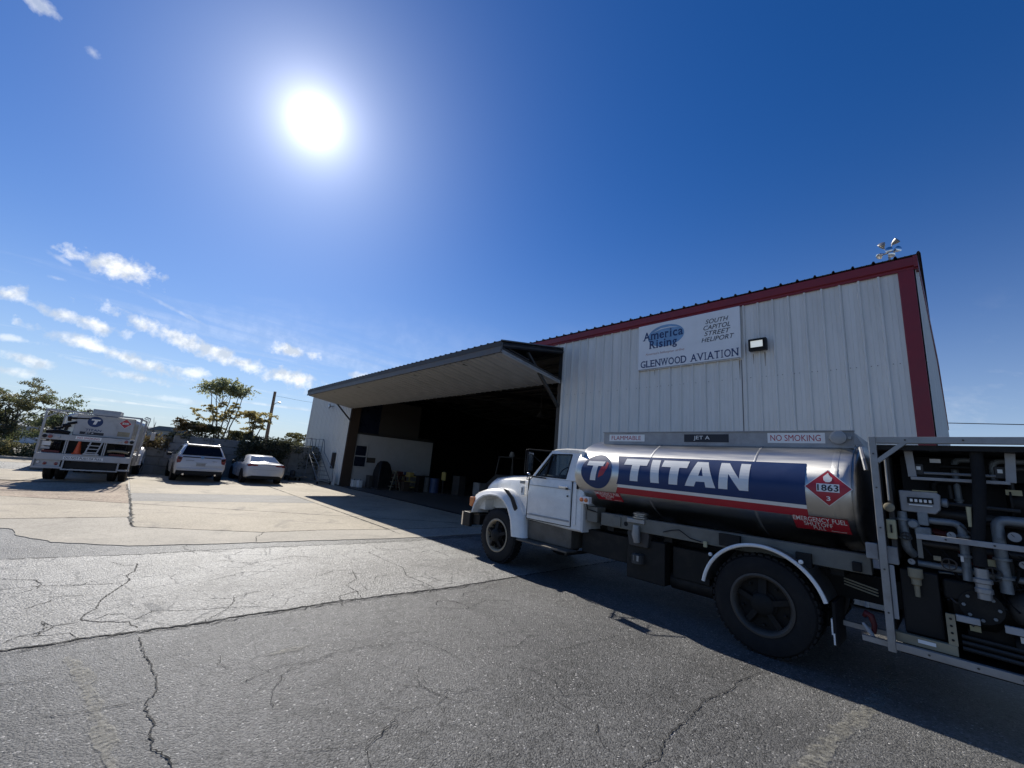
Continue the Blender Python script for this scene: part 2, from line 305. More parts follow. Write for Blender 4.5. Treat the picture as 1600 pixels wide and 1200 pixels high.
# ------------------------------------------------------------------ mesh builder
class MB:
    def __init__(s): s.v = []; s.f = []
    def add(s, vs, fs):
        o = len(s.v); s.v += [tuple(v) for v in vs]; s.f += [tuple(i+o for i in f) for f in fs]; return s
    def box(s, x0, x1, y0, y1, z0, z1):
        return s.add([(x0,y0,z0),(x1,y0,z0),(x1,y1,z0),(x0,y1,z0),(x0,y0,z1),(x1,y0,z1),(x1,y1,z1),(x0,y1,z1)],
                     [(0,3,2,1),(4,5,6,7),(0,1,5,4),(1,2,6,5),(2,3,7,6),(3,0,4,7)])
    def tube(s, pts, r, n=8, cap=True):
        P = [Vector(p) for p in pts]; rs = r if isinstance(r, (list, tuple)) else [r]*len(P)
        vs = []; up = None
        for i, p in enumerate(P):
            t = ((P[i+1]-p) if i == 0 else (p-P[i-1]) if i == len(P)-1 else (P[i+1]-p).normalized()+(p-P[i-1]).normalized())
            if t.length < 1e-9: t = Vector((0,0,1))
            t.normalize()
            if up is None: up = Vector((0,0,1)) if abs(t.z) < .9 else Vector((1,0,0))
            a = t.cross(up);
            if a.length < 1e-6: a = t.cross(Vector((0,1,0)))
            a.normalize(); b = a.cross(t); up = b
            for k in range(n):
                an = 2*math.pi*k/n; vs.append(p + (a*math.cos(an)+b*math.sin(an))*rs[i])
        fs = [(i*n+k, i*n+(k+1)%n, (i+1)*n+(k+1)%n, (i+1)*n+k) for i in range(len(P)-1) for k in range(n)]
        if cap: fs += [tuple(range(n-1, -1, -1)), tuple(range((len(P)-1)*n, len(P)*n))]
        return s.add(vs, fs)
    def bar(s, a, b, w, h=None):     # square bar
        a, b = Vector(a), Vector(b); t = (b-a).normalized(); up = Vector((0,0,1)) if abs(t.z) < .9 else Vector((0,1,0))
        x = t.cross(up).normalized()*(w/2); y = x.normalized().cross(t)*((h or w)/2)
        return s.add([a-x-y,a+x-y,a+x+y,a-x+y,b-x-y,b+x-y,b+x+y,b-x+y],[(0,1,2,3),(7,6,5,4),(0,4,5,1),(1,5,6,2),(2,6,7,3),(3,7,4,0)])
    def lathe(s, prof, c=(0,0,0), axis='y', n=32, cap=True):   # prof: (radius, along axis)
        vs = []
        for r, h in prof:
            for k in range(n):
                a = 2*math.pi*k/n; p, q = r*math.cos(a), r*math.sin(a)
                vs.append((c[0]+p, c[1]+h, c[2]+q) if axis == 'y' else (c[0]+h, c[1]+p, c[2]+q) if axis == 'x' else (c[0]+p, c[1]+q, c[2]+h))
        m = len(prof)
        fs = [(i*n+k, i*n+(k+1)%n, (i+1)*n+(k+1)%n, (i+1)*n+k) for i in range(m-1) for k in range(n)]
        if cap and prof[0][0] > 1e-6: fs.append(tuple(range(n-1,-1,-1)))
        if cap and prof[-1][0] > 1e-6: fs.append(tuple(range((m-1)*n, m*n)))
        return s.add(vs, fs)
    def prism(s, poly, axis, a, b):   # poly in the two other axes
        def P(p, h): return (h, p[0], p[1]) if axis == 'x' else (p[0], h, p[1]) if axis == 'y' else (p[0], p[1], h)
        n = len(poly); vs = [P(p, a) for p in poly]+[P(p, b) for p in poly]
        return s.add(vs, [tuple(range(n-1,-1,-1)), tuple(range(n, 2*n))]+[(k,(k+1)%n,n+(k+1)%n,n+k) for k in range(n)])
    def loft(s, rings, closed=True, caps=True):
        n = len(rings[0]); vs = [p for r in rings for p in r]; e = n if closed else n-1
        fs = [(i*n+k, i*n+(k+1)%n, (i+1)*n+(k+1)%n, (i+1)*n+k) for i in range(len(rings)-1) for k in range(e)]
        if caps: fs += [tuple(range(n-1,-1,-1)), tuple(range((len(rings)-1)*n, len(rings)*n))]
        return s.add(vs, fs)
    def ball(s, c, r, n=12, sz=1.):
        m = n//2; return s.lathe([(max(1e-7, r*math.sin(math.pi*i/m)), -r*sz*math.cos(math.pi*i/m)) for i in range(m+1)], c, 'z', n)
    def build(s, name, m, parent=None, org=(0,0,0), smooth=False, bevel=0, seg=2):
        me = bpy.data.meshes.new(name); o = Vector(org)
        me.from_pydata([tuple(Vector(v)-o) for v in s.v] if o.length else s.v, [], s.f)
        bm = bmesh.new(); bm.from_mesh(me); bmesh.ops.remove_doubles(bm, verts=bm.verts, dist=1e-6); bmesh.ops.recalc_face_normals(bm, faces=bm.faces); bm.to_mesh(me); bm.free()
        me.materials.append(MT[m] if isinstance(m, str) else m)
        ob = bpy.data.objects.new(name, me); COL.objects.link(ob)
        if parent: ob.parent = parent
        if smooth:
            for p in me.polygons: p.use_smooth = True
            me.set_sharp_from_angle(angle=R(38))
        if bevel:
            b = ob.modifiers.new('bevel', 'BEVEL'); b.width = bevel; b.segments = seg; b.limit_method = 'ANGLE'; b.angle_limit = R(35)
            for p in me.polygons: p.use_smooth = True
            b.harden_normals = True
        return ob
def empty(name, loc, label, cat, group=None, rot=0):
    e = bpy.data.objects.new(name, None); COL.objects.link(e); e.location = loc; e.rotation_euler = (0,0,rot); e.empty_display_size = .2
    return tag(e, label, cat, group)
def tag(o, label, cat, group=None):
    o['label'] = label; o['category'] = cat
    if group: o['group'] = group
    return o
def struct(o, kind='structure'): o['kind'] = kind; return o
def copy_tree(o, parent=None):
    c = o.copy(); COL.objects.link(c)
    if parent: c.parent = parent
    for ch in [x for x in KIDS.get(o.name, [])]: copy_tree(ch, c)
    return c
KIDS = {}
def index_kids():
    KIDS.clear()
    for o in S.objects:
        if o.parent: KIDS.setdefault(o.parent.name, []).append(o)
def share(ob, parent, loc=(0,0,0), rot=(0,0,0), scale=(1,1,1)):
    c = ob.copy(); COL.objects.link(c); c.parent = parent; c.location = loc; c.rotation_euler = rot; c.scale = scale; return c

_tc = {}
def text2d(s, bold=0., shear=0.):
    key = (s, bold, shear)
    if key not in _tc:
        cu = bpy.data.curves.new('t', 'FONT'); cu.body = s; cu.offset = bold; cu.shear = shear; cu.resolution_u = 4; cu.space_character = 1.0 + bold*2
        o = bpy.data.objects.new('t', cu); COL.objects.link(o); dg = bpy.context.evaluated_depsgraph_get(); dg.update()
        me = bpy.data.meshes.new_from_object(o.evaluated_get(dg)); bm = bmesh.new(); bm.from_mesh(me)
        bmesh.ops.remove_doubles(bm, verts=bm.verts, dist=1e-5)
        v = [tuple(x.co) for x in bm.verts]; f = [tuple(q.index for q in x.verts) for x in bm.faces]; bm.free()
        bpy.data.objects.remove(o); bpy.data.curves.remove(cu); bpy.data.meshes.remove(me)
        xs = [a[0] for a in v]; ys = [a[1] for a in v]; x0, x1, y0, y1 = min(xs), max(xs), min(ys), max(ys)
        _tc[key] = ([((a[0]-x0)/(x1-x0), (a[1]-y0)/(y1-y0)) for a in v], f)
    return _tc[key]
def cut2d(v, f, nx, ny):      # cut a flat mesh into strips so that it can follow a curved surface
    bm = bmesh.new(); vs = [bm.verts.new((a[0], a[1], 0)) for a in v]
    for q in f:
        try: bm.faces.new([vs[i] for i in q])
        except ValueError: pass
    lo = [min(a[i] for a in v) for i in (0,1)]; hi = [max(a[i] for a in v) for i in (0,1)]
    for ax, n in ((0, nx), (1, ny)):
        for k in range(1, n):
            c = [0,0,0]; c[ax] = lo[ax]+(hi[ax]-lo[ax])*k/n; nn = [0,0,0]; nn[ax] = 1
            bmesh.ops.bisect_plane(bm, geom=bm.verts[:]+bm.edges[:]+bm.faces[:], plane_co=c, plane_no=nn, dist=1e-6)
    bm.verts.index_update(); r = ([(a.co.x, a.co.y) for a in bm.verts], [tuple(q.index for q in x.verts) for x in bm.faces]); bm.free(); return r
def grid2d(x0, x1, y0, y1, nx, ny):
    v = [(x0+(x1-x0)*i/nx, y0+(y1-y0)*j/ny) for j in range(ny+1) for i in range(nx+1)]
    return v, [(j*(nx+1)+i, j*(nx+1)+i+1, (j+1)*(nx+1)+i+1, (j+1)*(nx+1)+i) for j in range(ny) for i in range(nx)]
def put2d(mb, vf, fn): return mb.add([fn(a, b) for a, b in vf[0]], vf[1])
def disc2d(c, rx, ry, n=40): return [(c[0]+rx*math.cos(2*math.pi*k/n), c[1]+ry*math.sin(2*math.pi*k/n)) for k in range(n)], [tuple(range(n))]
def text_on(mb, s, x0, x1, z0, z1, fn, bold=0., shear=0., cuts=0):
    v, f = text2d(s, bold, shear)
    v = [(x0+(x1-x0)*a, z0+(z1-z0)*b) for a, b in v]
    if cuts: v, f = cut2d(v, f, 1, cuts)
    return put2d(mb, (v, f), fn)
# ------------------------------------------------------------------ ground
def sheet(name, poly, z, m, parent=None, kind='structure'):
    mb = MB(); mb.add([(p[0], p[1], z) for p in poly], [tuple(range(len(poly)))])
    o = mb.build(name, m, parent)
    if kind: o['kind'] = kind
    return o
_r = random.Random(3)
def jag(pts, step=.05, amp=.012):
    out = []
    for a, b in zip(pts, pts[1:]):
        a, b = Vector(a), Vector(b); n = max(1, int((b-a).length/step)); nrm = Vector((-(b-a).y, (b-a).x)).normalized()
        for k in range(n):
            out.append(a.lerp(b, k/n) + nrm*(_r.gauss(0, amp)))
    out.append(Vector(pts[-1])); return out
ground = MB().add([(-700,-700,0),(700,-700,0),(700,700,0),(-700,700,0)], [(0,1,2,3)]).build('ground', 'asphalt'); struct(ground)
def ribbon(pts, w, z=.0065, step=.05, amp=.012, name='crack', taper=True, m='crack'):
    P = jag(pts, step, amp); n = len(P); vs = []; fs = []
    for i, p in enumerate(P):
        t = (P[min(i+1, n-1)]-P[max(i-1, 0)]).normalized(); q = Vector((-t.y, t.x))
        ww = w*(.35+.9*_r.random()**1.3)*(min(1, i/4+.15, (n-1-i)/4+.15) if taper else 1)
        s = _r.uniform(-.3, .3)*w
        vs += [(p.x+q.x*(ww/2+s*.3), p.y+q.y*(ww/2+s*.3), z), (p.x-q.x*(ww/2-s*.3), p.y-q.y*(ww/2-s*.3), z)]
    fs = [(2*i, 2*i+1, 2*i+3, 2*i+2) for i in range(n-1)]
    return MB().add(vs, fs).build(name, m, ground)
SEAM = [(-5.69,-8),(-5.67,-2.5),(-5.67,-.42),(-5.66,-.12),(-5.67,.16),(-5.64,.48),(-5.6,.89),(-5.63,1.35),(-5.61,1.81),(-5.63,2.35),(-5.6,2.68),(-5.56,3.27),(-5.48,4.04),(-5.49,4.82),(-5.49,5.41),(-5.5,9.7)]
EDGE = [(-9.6,-8),(-9.39,-.96),(-9.36,-.49),(-9.28,.02),(-9.19,.59),(-9.23,1.45),(-9.15,2.74),(-8.99,4.33),(-8.96,5.78),(-9.0,9.7)]
NEAR = [(-12.6,-12),(-12.5,-1.6),(-12.04,-1.19),(-11.34,-1.06),(-10.6,-.58),(-9.95,.39),(-9.72,1.76),(-9.55,3.49),(-9.31,5.28),(-9.31,9.75)]
J2 = [(-13.4,-12),(-13.37,-1.54),(-13.41,.36),(-11.96,.48),(-11.36,1.53),(-10.76,2.64),(-10.78,3.89),(-10.48,5.9),(-10.35,8.36),(-10.35,9.75)]
def jl(p): return [tuple(v) for v in jag(p, .12, .012)]
sheet('asphalt_patch', jl(SEAM)+jl(EDGE)[::-1], .004, 'asphalt_worn', ground, None)
def slab(poly, m, z=.012):
    o = MB().prism([tuple(p) for p in poly], 'z', -.03, z).build('concrete_slab', m, ground); return o
def xj1(y): return -16.1+(y-.4)*.62      # the long slanted joint
G = .012
slab(jl(NEAR)+[(p[0]+G, p[1]) for p in jl(J2)[::-1]], 'concrete_pale', .011)
slab([(-13.43,-12),(-13.40,-1.54),(-13.44,.42-G),(xj1(.42)+G,.42-G),(xj1(-2)+G,-2),(xj1(-12)+G,-12)], 'concrete')
j2u = jl([(-11.97,.5),(-11.36,1.53),(-10.76,2.64),(-10.78,3.89),(-10.5,5.58)])
slab([(p[0]-G, p[1]) for p in j2u]+[(xj1(5.58)+G,5.58),(xj1(.46)+G,.46),(-12.2,.46)], 'concrete')
slab([(-10.51,5.62),(-10.37,8.36),(-10.37,9.75),(-10.6,9.75),(xj1(8.6)+G,8.6),(xj1(5.62)+G,5.62)], 'concrete')
xa, xb, xc = -19.0, -25.2, -34.
slab([(xj1(.42)-G,.42-G),(xj1(-12)-G,-12),(-22.6,-12),(-22.6,.42-G)], 'concrete_tan')
slab([(xj1(.46)-G,.46),(xj1(5.58)-G,5.58),(-16.4,5.58),(-16.7,.46)], 'concrete')
slab([(-16.72,.46),(-16.42,5.58),(xa,5.58),(xa,.46)], 'concrete_grey')
slab([(xj1(5.62)-G,5.62),(xj1(8.6)-G,8.6),(-10.62,9.75),(-18.,9.75),(-18.,5.62)], 'concrete')
slab([(-18.02,5.62),(-18.02,9.75),(xb,9.75),(xb,5.62)], 'concrete')
slab([(xa-.02,.46),(xa-.02,5.58),(xb,5.58),(xb,.46)], 'concrete')
slab([(-22.62,-12),(-22.62,.42),(-28.7,.42),(-28.7,-12)], 'concrete')
slab([(xb-.02,.46),(xb-.02,5.58),(-29.5,5.58),(-29.5,.46)], 'concrete_pale')
slab([(xb-.02,5.62),(xb-.02,9.75),(-35,9.75),(-35,5.62)], 'concrete')
ribbon([(xj1(-2.5)-.0,-2.5),(xj1(.4),.4),(xj1(5),5),(xj1(8.6),8.6)], .045, .0145, .1, .01)
ribbon([(-22.4,.36),(-18,.43),(-15.67,.45),(-12.0,.46)], .06, .0145, .08, .02)
ribbon([(-13.37,-2.5),(-13.41,.39),(-11.96,.46),(-11.36,1.53),(-10.76,2.64),(-10.78,3.89),(-10.48,5.9),(-10.35,8.36)], .03, .0145, .08, .01)
ribbon([(-23.5,5.55),(-16.8,5.6),(-9.8,5.55)], .03, .0145, .1, .008)
ribbon([(-10.8,2.7),(-10.2,2.4),(-9.7,2.3)], .02, .0145)
ribbon(SEAM[1:], .034, .007, .04, .010, 'seam_joint', False)
ribbon([(x+.07, y) for x, y in SEAM[2:-2]], .016, .0072, .05, .02)
ribbon(EDGE, .03, .0065, .06, .02)
CR = [
 ([(-8.6,.5),(-8.11,.46),(-7.88,.37),(-7.61,.41),(-7.4,.34),(-7.09,.23),(-6.81,.15),(-6.52,.13),(-6.4,.05),(-6.21,.03),(-6.08,.17),(-5.95,.39),(-5.72,.46)], .03),
 ([(-5.5,.46),(-5.28,.48),(-5.0,.5),(-4.78,.53),(-4.51,.55),(-4.29,.55),(-4.15,.49),(-4.02,.48),(-3.84,.51),(-3.7,.49),(-3.55,.49),(-3.44,.54),(-3.37,.57),(-3.2,.57),(-2.9,.55)], .022),
 ([(-4.06,1.03),(-4.14,1.18),(-4.23,1.4),(-4.16,1.59),(-4.23,1.87),(-4.22,2.09),(-4.11,2.49),(-4.04,2.68),(-3.76,2.78),(-3.53,2.81)], .013),
 ([(-4.31,-.11),(-4.27,.04),(-4.21,.22),(-4.19,.39),(-4.17,.46)], .016),
 ([(-6.87,2.6),(-7.07,2.87),(-7.01,3.16),(-6.48,3.02),(-6.24,2.75),(-5.89,2.78),(-5.61,2.72)], .02),
 ([(-8.2,3.97),(-7.47,3.96),(-6.81,4.0),(-6.33,3.8),(-5.81,3.85),(-5.54,3.84)], .022),
 ([(-6.45,1.09),(-6.3,1.33),(-6.39,1.49),(-6.49,1.73)], .016),
 ([(-5.95,.39),(-6.21,.6),(-6.05,.93),(-5.99,1.22),(-5.84,1.62)], .016),
 ([(-5.83,-.44),(-5.97,-.35),(-6.01,-.19),(-6.12,-.15),(-6.16,.03)], .018),
 ([(-8.84,.18),(-8.45,.36),(-8.5,.5)], .022),
 ([(-1.59,5.19),(-1.66,4.85),(-1.62,4.65),(-1.7,4.19),(-1.66,3.83),(-1.66,3.65),(-1.66,3.48),(-1.64,3.3),(-1.57,3.12),(-1.6,2.99),(-1.59,2.8)], .018),
 ([(-3.08,3.9),(-3.05,4.26),(-2.98,4.54),(-2.98,4.95)], .012),
 ([(-1.48,3.88),(-1.44,3.9),(-1.43,3.98)], .018),
 ([(-2.08,2.87),(-1.97,2.93),(-2.06,3.07),(-1.92,2.91),(-1.78,2.88),(-1.66,2.89)], .011),
 ([(-2.62,3.08),(-2.41,3.05),(-2.29,3.06),(-2.19,3.06)], .011),
 ([(-7.8,-2.2),(-7.6,-1.2),(-7.75,-.5),(-7.5,.3)], .02), ([(-8.4,1.5),(-8.0,1.9),(-8.3,2.6),(-7.9,3.2)], .018),
 ([(-7.2,1.2),(-7.5,1.7),(-7.3,2.3)], .014), ([(-4.9,3.3),(-4.6,3.7),(-4.75,4.2),(-4.5,4.6)], .014), ([(-3.6,3.1),(-3.4,3.5),(-3.55,3.9)], .011),
 ([(-6.9,4.3),(-6.6,4.6),(-6.75,5.1)], .018), ([(-3.0,1.2),(-2.85,1.5),(-2.95,1.9)], .009),
]
for p, w in CR: ribbon(p, w*.6, .0068, .022, .006)
# hairline cracks branching over the worn patch and the yard
for k in range(34):
    x = _r.uniform(-9, -2.2); y = _r.uniform(-1.5, 6.5) if x < -4 else _r.uniform(.6, 4.6); a = _r.uniform(0, 6.28); pts = [(x, y)]
    for j in range(_r.randint(2, 6)):
        a += _r.gauss(0, .6); x += math.cos(a)*.22; y += math.sin(a)*.22; pts.append((x, y))
    ribbon(pts, .006 if x > -4.5 else .011, .0070+.00002*k, .03, .010)
ribbon([(-.69,7.1),(-.69,5.9),(-.71,5.39),(-.78,4.89),(-.86,4.35),(-.94,3.6),(-1.0,2.9)], .14, .0075, .06, .012, 'paint_line', True, 'paintline')
ribbon([(-5.28,-.01),(-5.0,.08),(-4.71,.15),(-4.43,.18),(-4.11,.24),(-3.85,.27),(-3.4,.33)], .11, .0075, .06, .012, 'paint_line', True, 'paintline')
ribbon([(-4.49,1.30),(-4.5,1.75)], .09, .0075, .06, .012, 'paint_line', True, 'paintline')
sheet('pothole', [(-6.55,.51),(-6.4,.54),(-6.22,.58),(-6.10,.65),(-6.2,.69),(-6.34,.66),(-6.5,.6)], .0064, 'asphalt', ground, None)
# far side of the yard: kerb, road, verge
struct(sheet('road', [(-34.5,-60),(-34.5,9.7),(-37.2,9.7),(-37.2,-3.6),(-39.5,-60)], .006, 'concrete'))
kb = MB().prism([(-37.2,-3.4),(-37.9,-6.5),(-40.2,-60),(-40.6,-60),(-38.3,-6.5),(-37.6,-3.4)], 'z', -.02, .14).build('kerb', 'kerb'); struct(kb)
struct(MB().prism([(-37.62,-3.4),(-38.32,-6.5),(-40.62,-60),(-200,-60),(-200,60),(-37.62,60)], 'z', -.05, .11).build('verge', 'yard'))

# ------------------------------------------------------------------ hangar
XR, XL, YF, YB, EV, YM, ZM = -.12, -33.3, 9.88, 33.6, 6.33, 21.7, 7.27
DL, DR, DT = -25.35, -8.37, 5.86
hangar = empty('hangar', (-16.7, YF, 0), 'long white ribbed metal hangar with red trim and its big door folded open', 'hangar')
HO = (-16.7, YF, 0)
def H(mb, name, m, **k): return mb.build(name, m, hangar, HO, **k)
def rib_profile(w, n, d=.042):      # x positions and depth of one ribbed sheet
    p = []; s = w/n
    for k in range(n):
        x = k*s; p += [(x+.0, 0), (x+s*.30, 0), (x+s*.315, -.006), (x+s*.34, -.006), (x+s*.355, 0), (x+s*.56, 0), (x+s*.575, -.006), (x+s*.60, -.006), (x+s*.615, 0), (x+s*.80, 0), (x+s*.87, -d), (x+s*.945, -d)]
    p.append((w, 0)); return p
def panel_mesh(w, h, n=3):
    pr = rib_profile(w, n); vs = [(x, y, 0) for x, y in pr]+[(x, y, h) for x, y in pr]; k = len(pr)
    return vs, [(i, i+1, k+i+1, k+i) for i in range(k-1)]
def wall_run(x0, x1, z0, z1, count, name='wall_panel', m='siding'):
    w = (x1-x0)/count; mb = MB().add(*panel_mesh(w-.002, z1-z0)); first = mb.build(name, m, hangar)
    for i in range(count):
        o = first if i == 0 else share(first, hangar)
        o.location = (x0+w*i-HO[0], 0, z0)
wall_run(XL+.1, DL-.1, .05, EV-.12, 9)
wall_run(DR+.06, XR-.18, .05, EV-.12, 9)
# wall over the door
wall_run(DL-.1, DR+.06, DT, EV-.12, 19)
# right gable end: sheets follow the roof slope
gdir = Vector((.18, YB-YF)).normalized(); nG = 26; wG = (YB-YF)/nG
for i in range(nG):
    y0 = i*wG; y1 = y0+wG
    def zt(y): return EV-.12+(ZM-EV)*(1-abs(YF+y-YM)/(YM-YF))
    pr = rib_profile(wG-.002, 3); mb = MB(); k = len(pr)
    mb.add([(XR-d+(y0+a)/(YB-YF)*.16, YF+y0+a, .05) for a, d in pr]+[(XR-d+(y0+a)/(YB-YF)*.16, YF+y0+a, zt(y0+a)) for a, d in pr], [(j, j+1, k+j+1, k+j) for j in range(k-1)])
    H(mb, 'wall_panel', 'siding')
# left gable end and back wall
mb = MB(); mb.prism([(YF+.02,0),(YB,0),(YB,EV+.05),(YM,ZM+.05),(YF+.02,EV+.05)], 'x', XL, XL+.06); H(mb, 'end_wall', 'siding')
H(MB().prism([(YF+.3,0),(YB-.07,0),(YB-.07,EV),(YM,ZM),(YF+.3,EV)], 'x', XL+.065, XL+.10), 'shade_liner', 'siding_in')  # added sheet hides the white end wall, interior shade put in its colour
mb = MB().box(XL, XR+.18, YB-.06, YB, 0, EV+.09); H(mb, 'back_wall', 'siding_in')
mb = MB().prism([(YF+.3,0),(YB-.07,0),(YB-.07,EV+.02),(YM,ZM+.02),(YF+.3,EV+.04)], 'x', -.40, -.34); H(mb, 'shade_liner', 'siding_in')
# roof sheets, ribs showing along the eave
nR = 36; wR = (XR+.10-XL+.06)/nR
def roof_mesh(w):
    pr = [(x, -y) for x, y in rib_profile(w-.001, 3, .045)]; k = len(pr)
    return [(x, -.11, z-.035) for x, z in pr]+[(x, YM-YF, z+ZM-EV+.012) for x, z in pr], [(i, i+1, k+i+1, k+i) for i in range(k-1)]
rf = MB().add(*roof_mesh(wR)).build('roof_panel', 'roofm', hangar)
for i in range(nR):
    o = rf if i == 0 else share(rf, hangar); o.location = (XL-.06+wR*i-HO[0], 0, EV+.03)
vs, fs = roof_mesh(wR); rb = MB().add([(x, 2*(YM-YF)-y, z) for x, y, z in vs], fs).build('roof_panel', 'roofm', hangar)
for i in range(nR):
    o = rb if i == 0 else share(rb, hangar); o.location = (XL-.06+wR*i-HO[0], 0, EV+.03)
mb = MB()
for y in np.linspace(YF+1.5, YB-1, 14):
    zz = EV-.12+(ZM-EV)*(1-abs(y-YM)/(YM-YF)); mb.box(XL+.1, XR-.1, y-.03, y+.03, zz-.1, zz)
H(mb, 'roof_purlins', 'steel_dark')
for x in np.linspace(DL-.3, DR+.3, 4):
    mb = MB(); mb.bar((x, YF+.3, EV-.35), (x, YM, ZM-.35), .2, .35); mb.bar((x, YM, ZM-.35), (x, YB-.1, EV-.35), .2, .35); mb.box(x-.1, x+.1, YB-.4, YB-.1, 0, EV-.4); H(mb, 'rafter', 'steel_dark')
# red trim
mb = MB().prism([(YF-.09,EV-.20),(YF-.05,EV-.22),(YF-.05,EV-.265),(YF-.005,EV-.265),(YF-.005,EV-.05),(YF-.085,EV-.03),(YF-.095,EV-.04)], 'x', -10.4, XR+.05)
H(mb, 'eave_trim', 'red', bevel=.006)
mb = MB().prism([(YF-.09,EV-.20),(YF-.05,EV-.22),(YF-.05,EV-.265),(YF-.005,EV-.265),(YF-.005,EV-.05),(YF-.085,EV-.03),(YF-.095,EV-.04)], 'x', XL-.05, -10.41)
H(mb, 'eave_trim', 'red', bevel=.006)
mb = MB().prism([(XR-.235,YF-.045),(XR-.22,YF-.06),(XR-.02,YF-.06),(XR-.015,YF+.03),(XR-.03,YF+.03),(XR-.03,YF-.04),(XR-.235,YF-.035)], 'z', .0, EV-.267); H(mb, 'corner_trim', 'red', bevel=.004)
mb = MB()
for a, b in (((XR+.02, YF-.10, EV-.13), (XR+.13, YM, ZM-.13)), ((XR+.13, YM, ZM-.13), (XR+.20, YB+.1, EV-.13))): mb.bar(a, b, .06, .22)
H(mb, 'rake_trim', 'red', bevel=.006)
mb = MB().box(XL-.05, XL+.10, YF-.05, YF+.1, 0, EV-.29); H(mb, 'corner_post', 'siding')
# screws in lines across the right wall
mb = MB()
for z in (4.32, 2.3):
    x = DR+.2
    while x < XR-.3:
        mb.lathe([(.009,-.012),(.009,0)], (x, YF-.001, z+.003*math.sin(x*9)), 'y', 6); mb.lathe([(.009,-.012),(.009,0)], (x+.09, YF-.001, z), 'y', 6); x += .3048
H(mb, 'screws', 'screw')['kind'] = 'stuff'
# lap joint and rain streaks on the right wall
H(MB().box(-3.085, -3.070, YF-.006, YF-.001, .05, 4.76), 'lap_joint', 'rustband')
def dribble(x, z1, z0, w):
    v = [(x-w/2, YF-.0075, z1), (x+w/2, YF-.0075, z1), (x+w*.25, YF-.0075, (z0+z1)/2), (x+w*.1, YF-.0075, z0), (x-w*.1, YF-.0075, z0), (x-w*.2, YF-.0075, (z0*.6+z1*.4))]
    H(MB().add(v, [tuple(range(6))]), 'rust_run', 'stain')
for x, z1, z0, w in ((-2.83,4.86,4.62,.02),(-2.60,4.87,4.55,.025),(-3.12,4.76,4.30,.03),(-5.2,4.76,4.62,.02),(-4.2,4.77,4.6,.02),(-3.6,4.77,4.68,.02)): dribble(x, z1, z0, w)
# door frame
mb = MB().box(DR-.03, DR+.06, YF-.055, YF+.05, 0, DT+.1); H(mb, 'door_jamb', 'siding', bevel=.006)
mb = MB().box(DR-.22, DR-.035, YF+.0, YF+.25, 0, DT+.1); H(mb, 'jamb_column', 'steel_dark')
mb = MB().box(DL-.1, DL-.03, YF-.05, YF+.05, 0, DT+.05); H(mb, 'door_jamb', 'plywood')
mb = MB().box(DL-.028, DL+.03, YF-.02, YF+.56, .0, 5.2); H(mb, 'plywood_return', 'plywood')
mb = MB().box(DL, DR, YF+.05, YF+.3, DT+.02, EV-.2); H(mb, 'door_header', 'steel_dark')
mb = MB().box(DL-.1, DR+.05, YF-.10, YF+.02, .0, .028); H(mb, 'door_track', 'blackpaint')
# the folded door: upper leaf sloping out, lower leaf folded back under it
door = bpy.data.objects.new('folding_door', None); COL.objects.link(door); door.parent = hangar
FY, FZ1, FZ0, LZ = 7.15, 5.40, 5.06, 4.72
def D(mb, name, m, **k): return mb.build(name, m, door, HO, **k)
pr = rib_profile(wR-.001, 3, .03); k = len(pr); nD = 18; wD = (DR-DL)/nD; pr = rib_profile(wD-.003, 3, .03); k = len(pr)
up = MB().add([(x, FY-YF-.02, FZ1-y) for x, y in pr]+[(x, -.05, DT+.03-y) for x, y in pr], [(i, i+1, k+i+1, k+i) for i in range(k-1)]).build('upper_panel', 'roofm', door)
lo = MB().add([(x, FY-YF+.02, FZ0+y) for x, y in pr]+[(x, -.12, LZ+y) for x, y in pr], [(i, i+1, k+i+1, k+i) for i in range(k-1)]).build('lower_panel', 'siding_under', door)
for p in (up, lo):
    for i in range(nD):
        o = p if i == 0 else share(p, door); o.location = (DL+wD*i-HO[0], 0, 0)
D(MB().box(DL, DR, FY-.03, FY+.02, FZ0+.04, FZ1-.06), 'fold_flashing', 'rustband')
D(MB().box(DL, DR, FY-.045, FY-.032, FZ1-.16, FZ1-.03), 'fold_trim', 'steel_dark')
D(MB().box(DL, DR, FY-.05, FY-.034, FZ0-.01, FZ0+.07), 'fold_trim', 'rustband')
D(MB().prism([(FY+.05,FZ1-.10),(YF-.05,DT-.07),(YF-.05,DT-.12),(FY+.05,FZ1-.15)], 'x', DL, DR), 'leaf_lining', 'steel_dark')
D(MB().prism([(FY+.05,FZ0+.14),(YF-.12,LZ+.12),(YF-.12,LZ+.07),(FY+.05,FZ0+.09)], 'x', DL, DR), 'leaf_lining', 'steel_dark')
for x in (DL+.02, DR-.06):
    D(MB().prism([(FY,FZ1-.05),(FY,FZ1-.2),(YF-.05,DT-.16),(YF-.05,DT)], 'x', x, x+.04), 'leaf_end', 'blackpaint')
    D(MB().prism([(FY,FZ0+.02),(FY,FZ0+.10),(YF-.12,LZ+.10),(YF-.12,LZ+.02)], 'x', x, x+.04), 'leaf_end', 'greypaint')
for x in np.linspace(DL+2.8, DR-2.8, 5):
    D(MB().bar((x, FY+.03, FZ1-.2), (x, YF-.1, DT-.2), .07), 'leaf_rib', 'steel_dark')
for x, n in ((DR-.12, 1), (DL+.12, 1)):
    D(MB().bar((x, FY+1.15, FZ1-.05), (x, YF-.06, 3.95), .09, .07), 'door_strut', 'steel_dark')
    D(MB().tube([(x, FY+.1, FZ1-.1), (x, FY+1.2, FZ0+.08)], .025), 'door_cable', 'steel_dark')
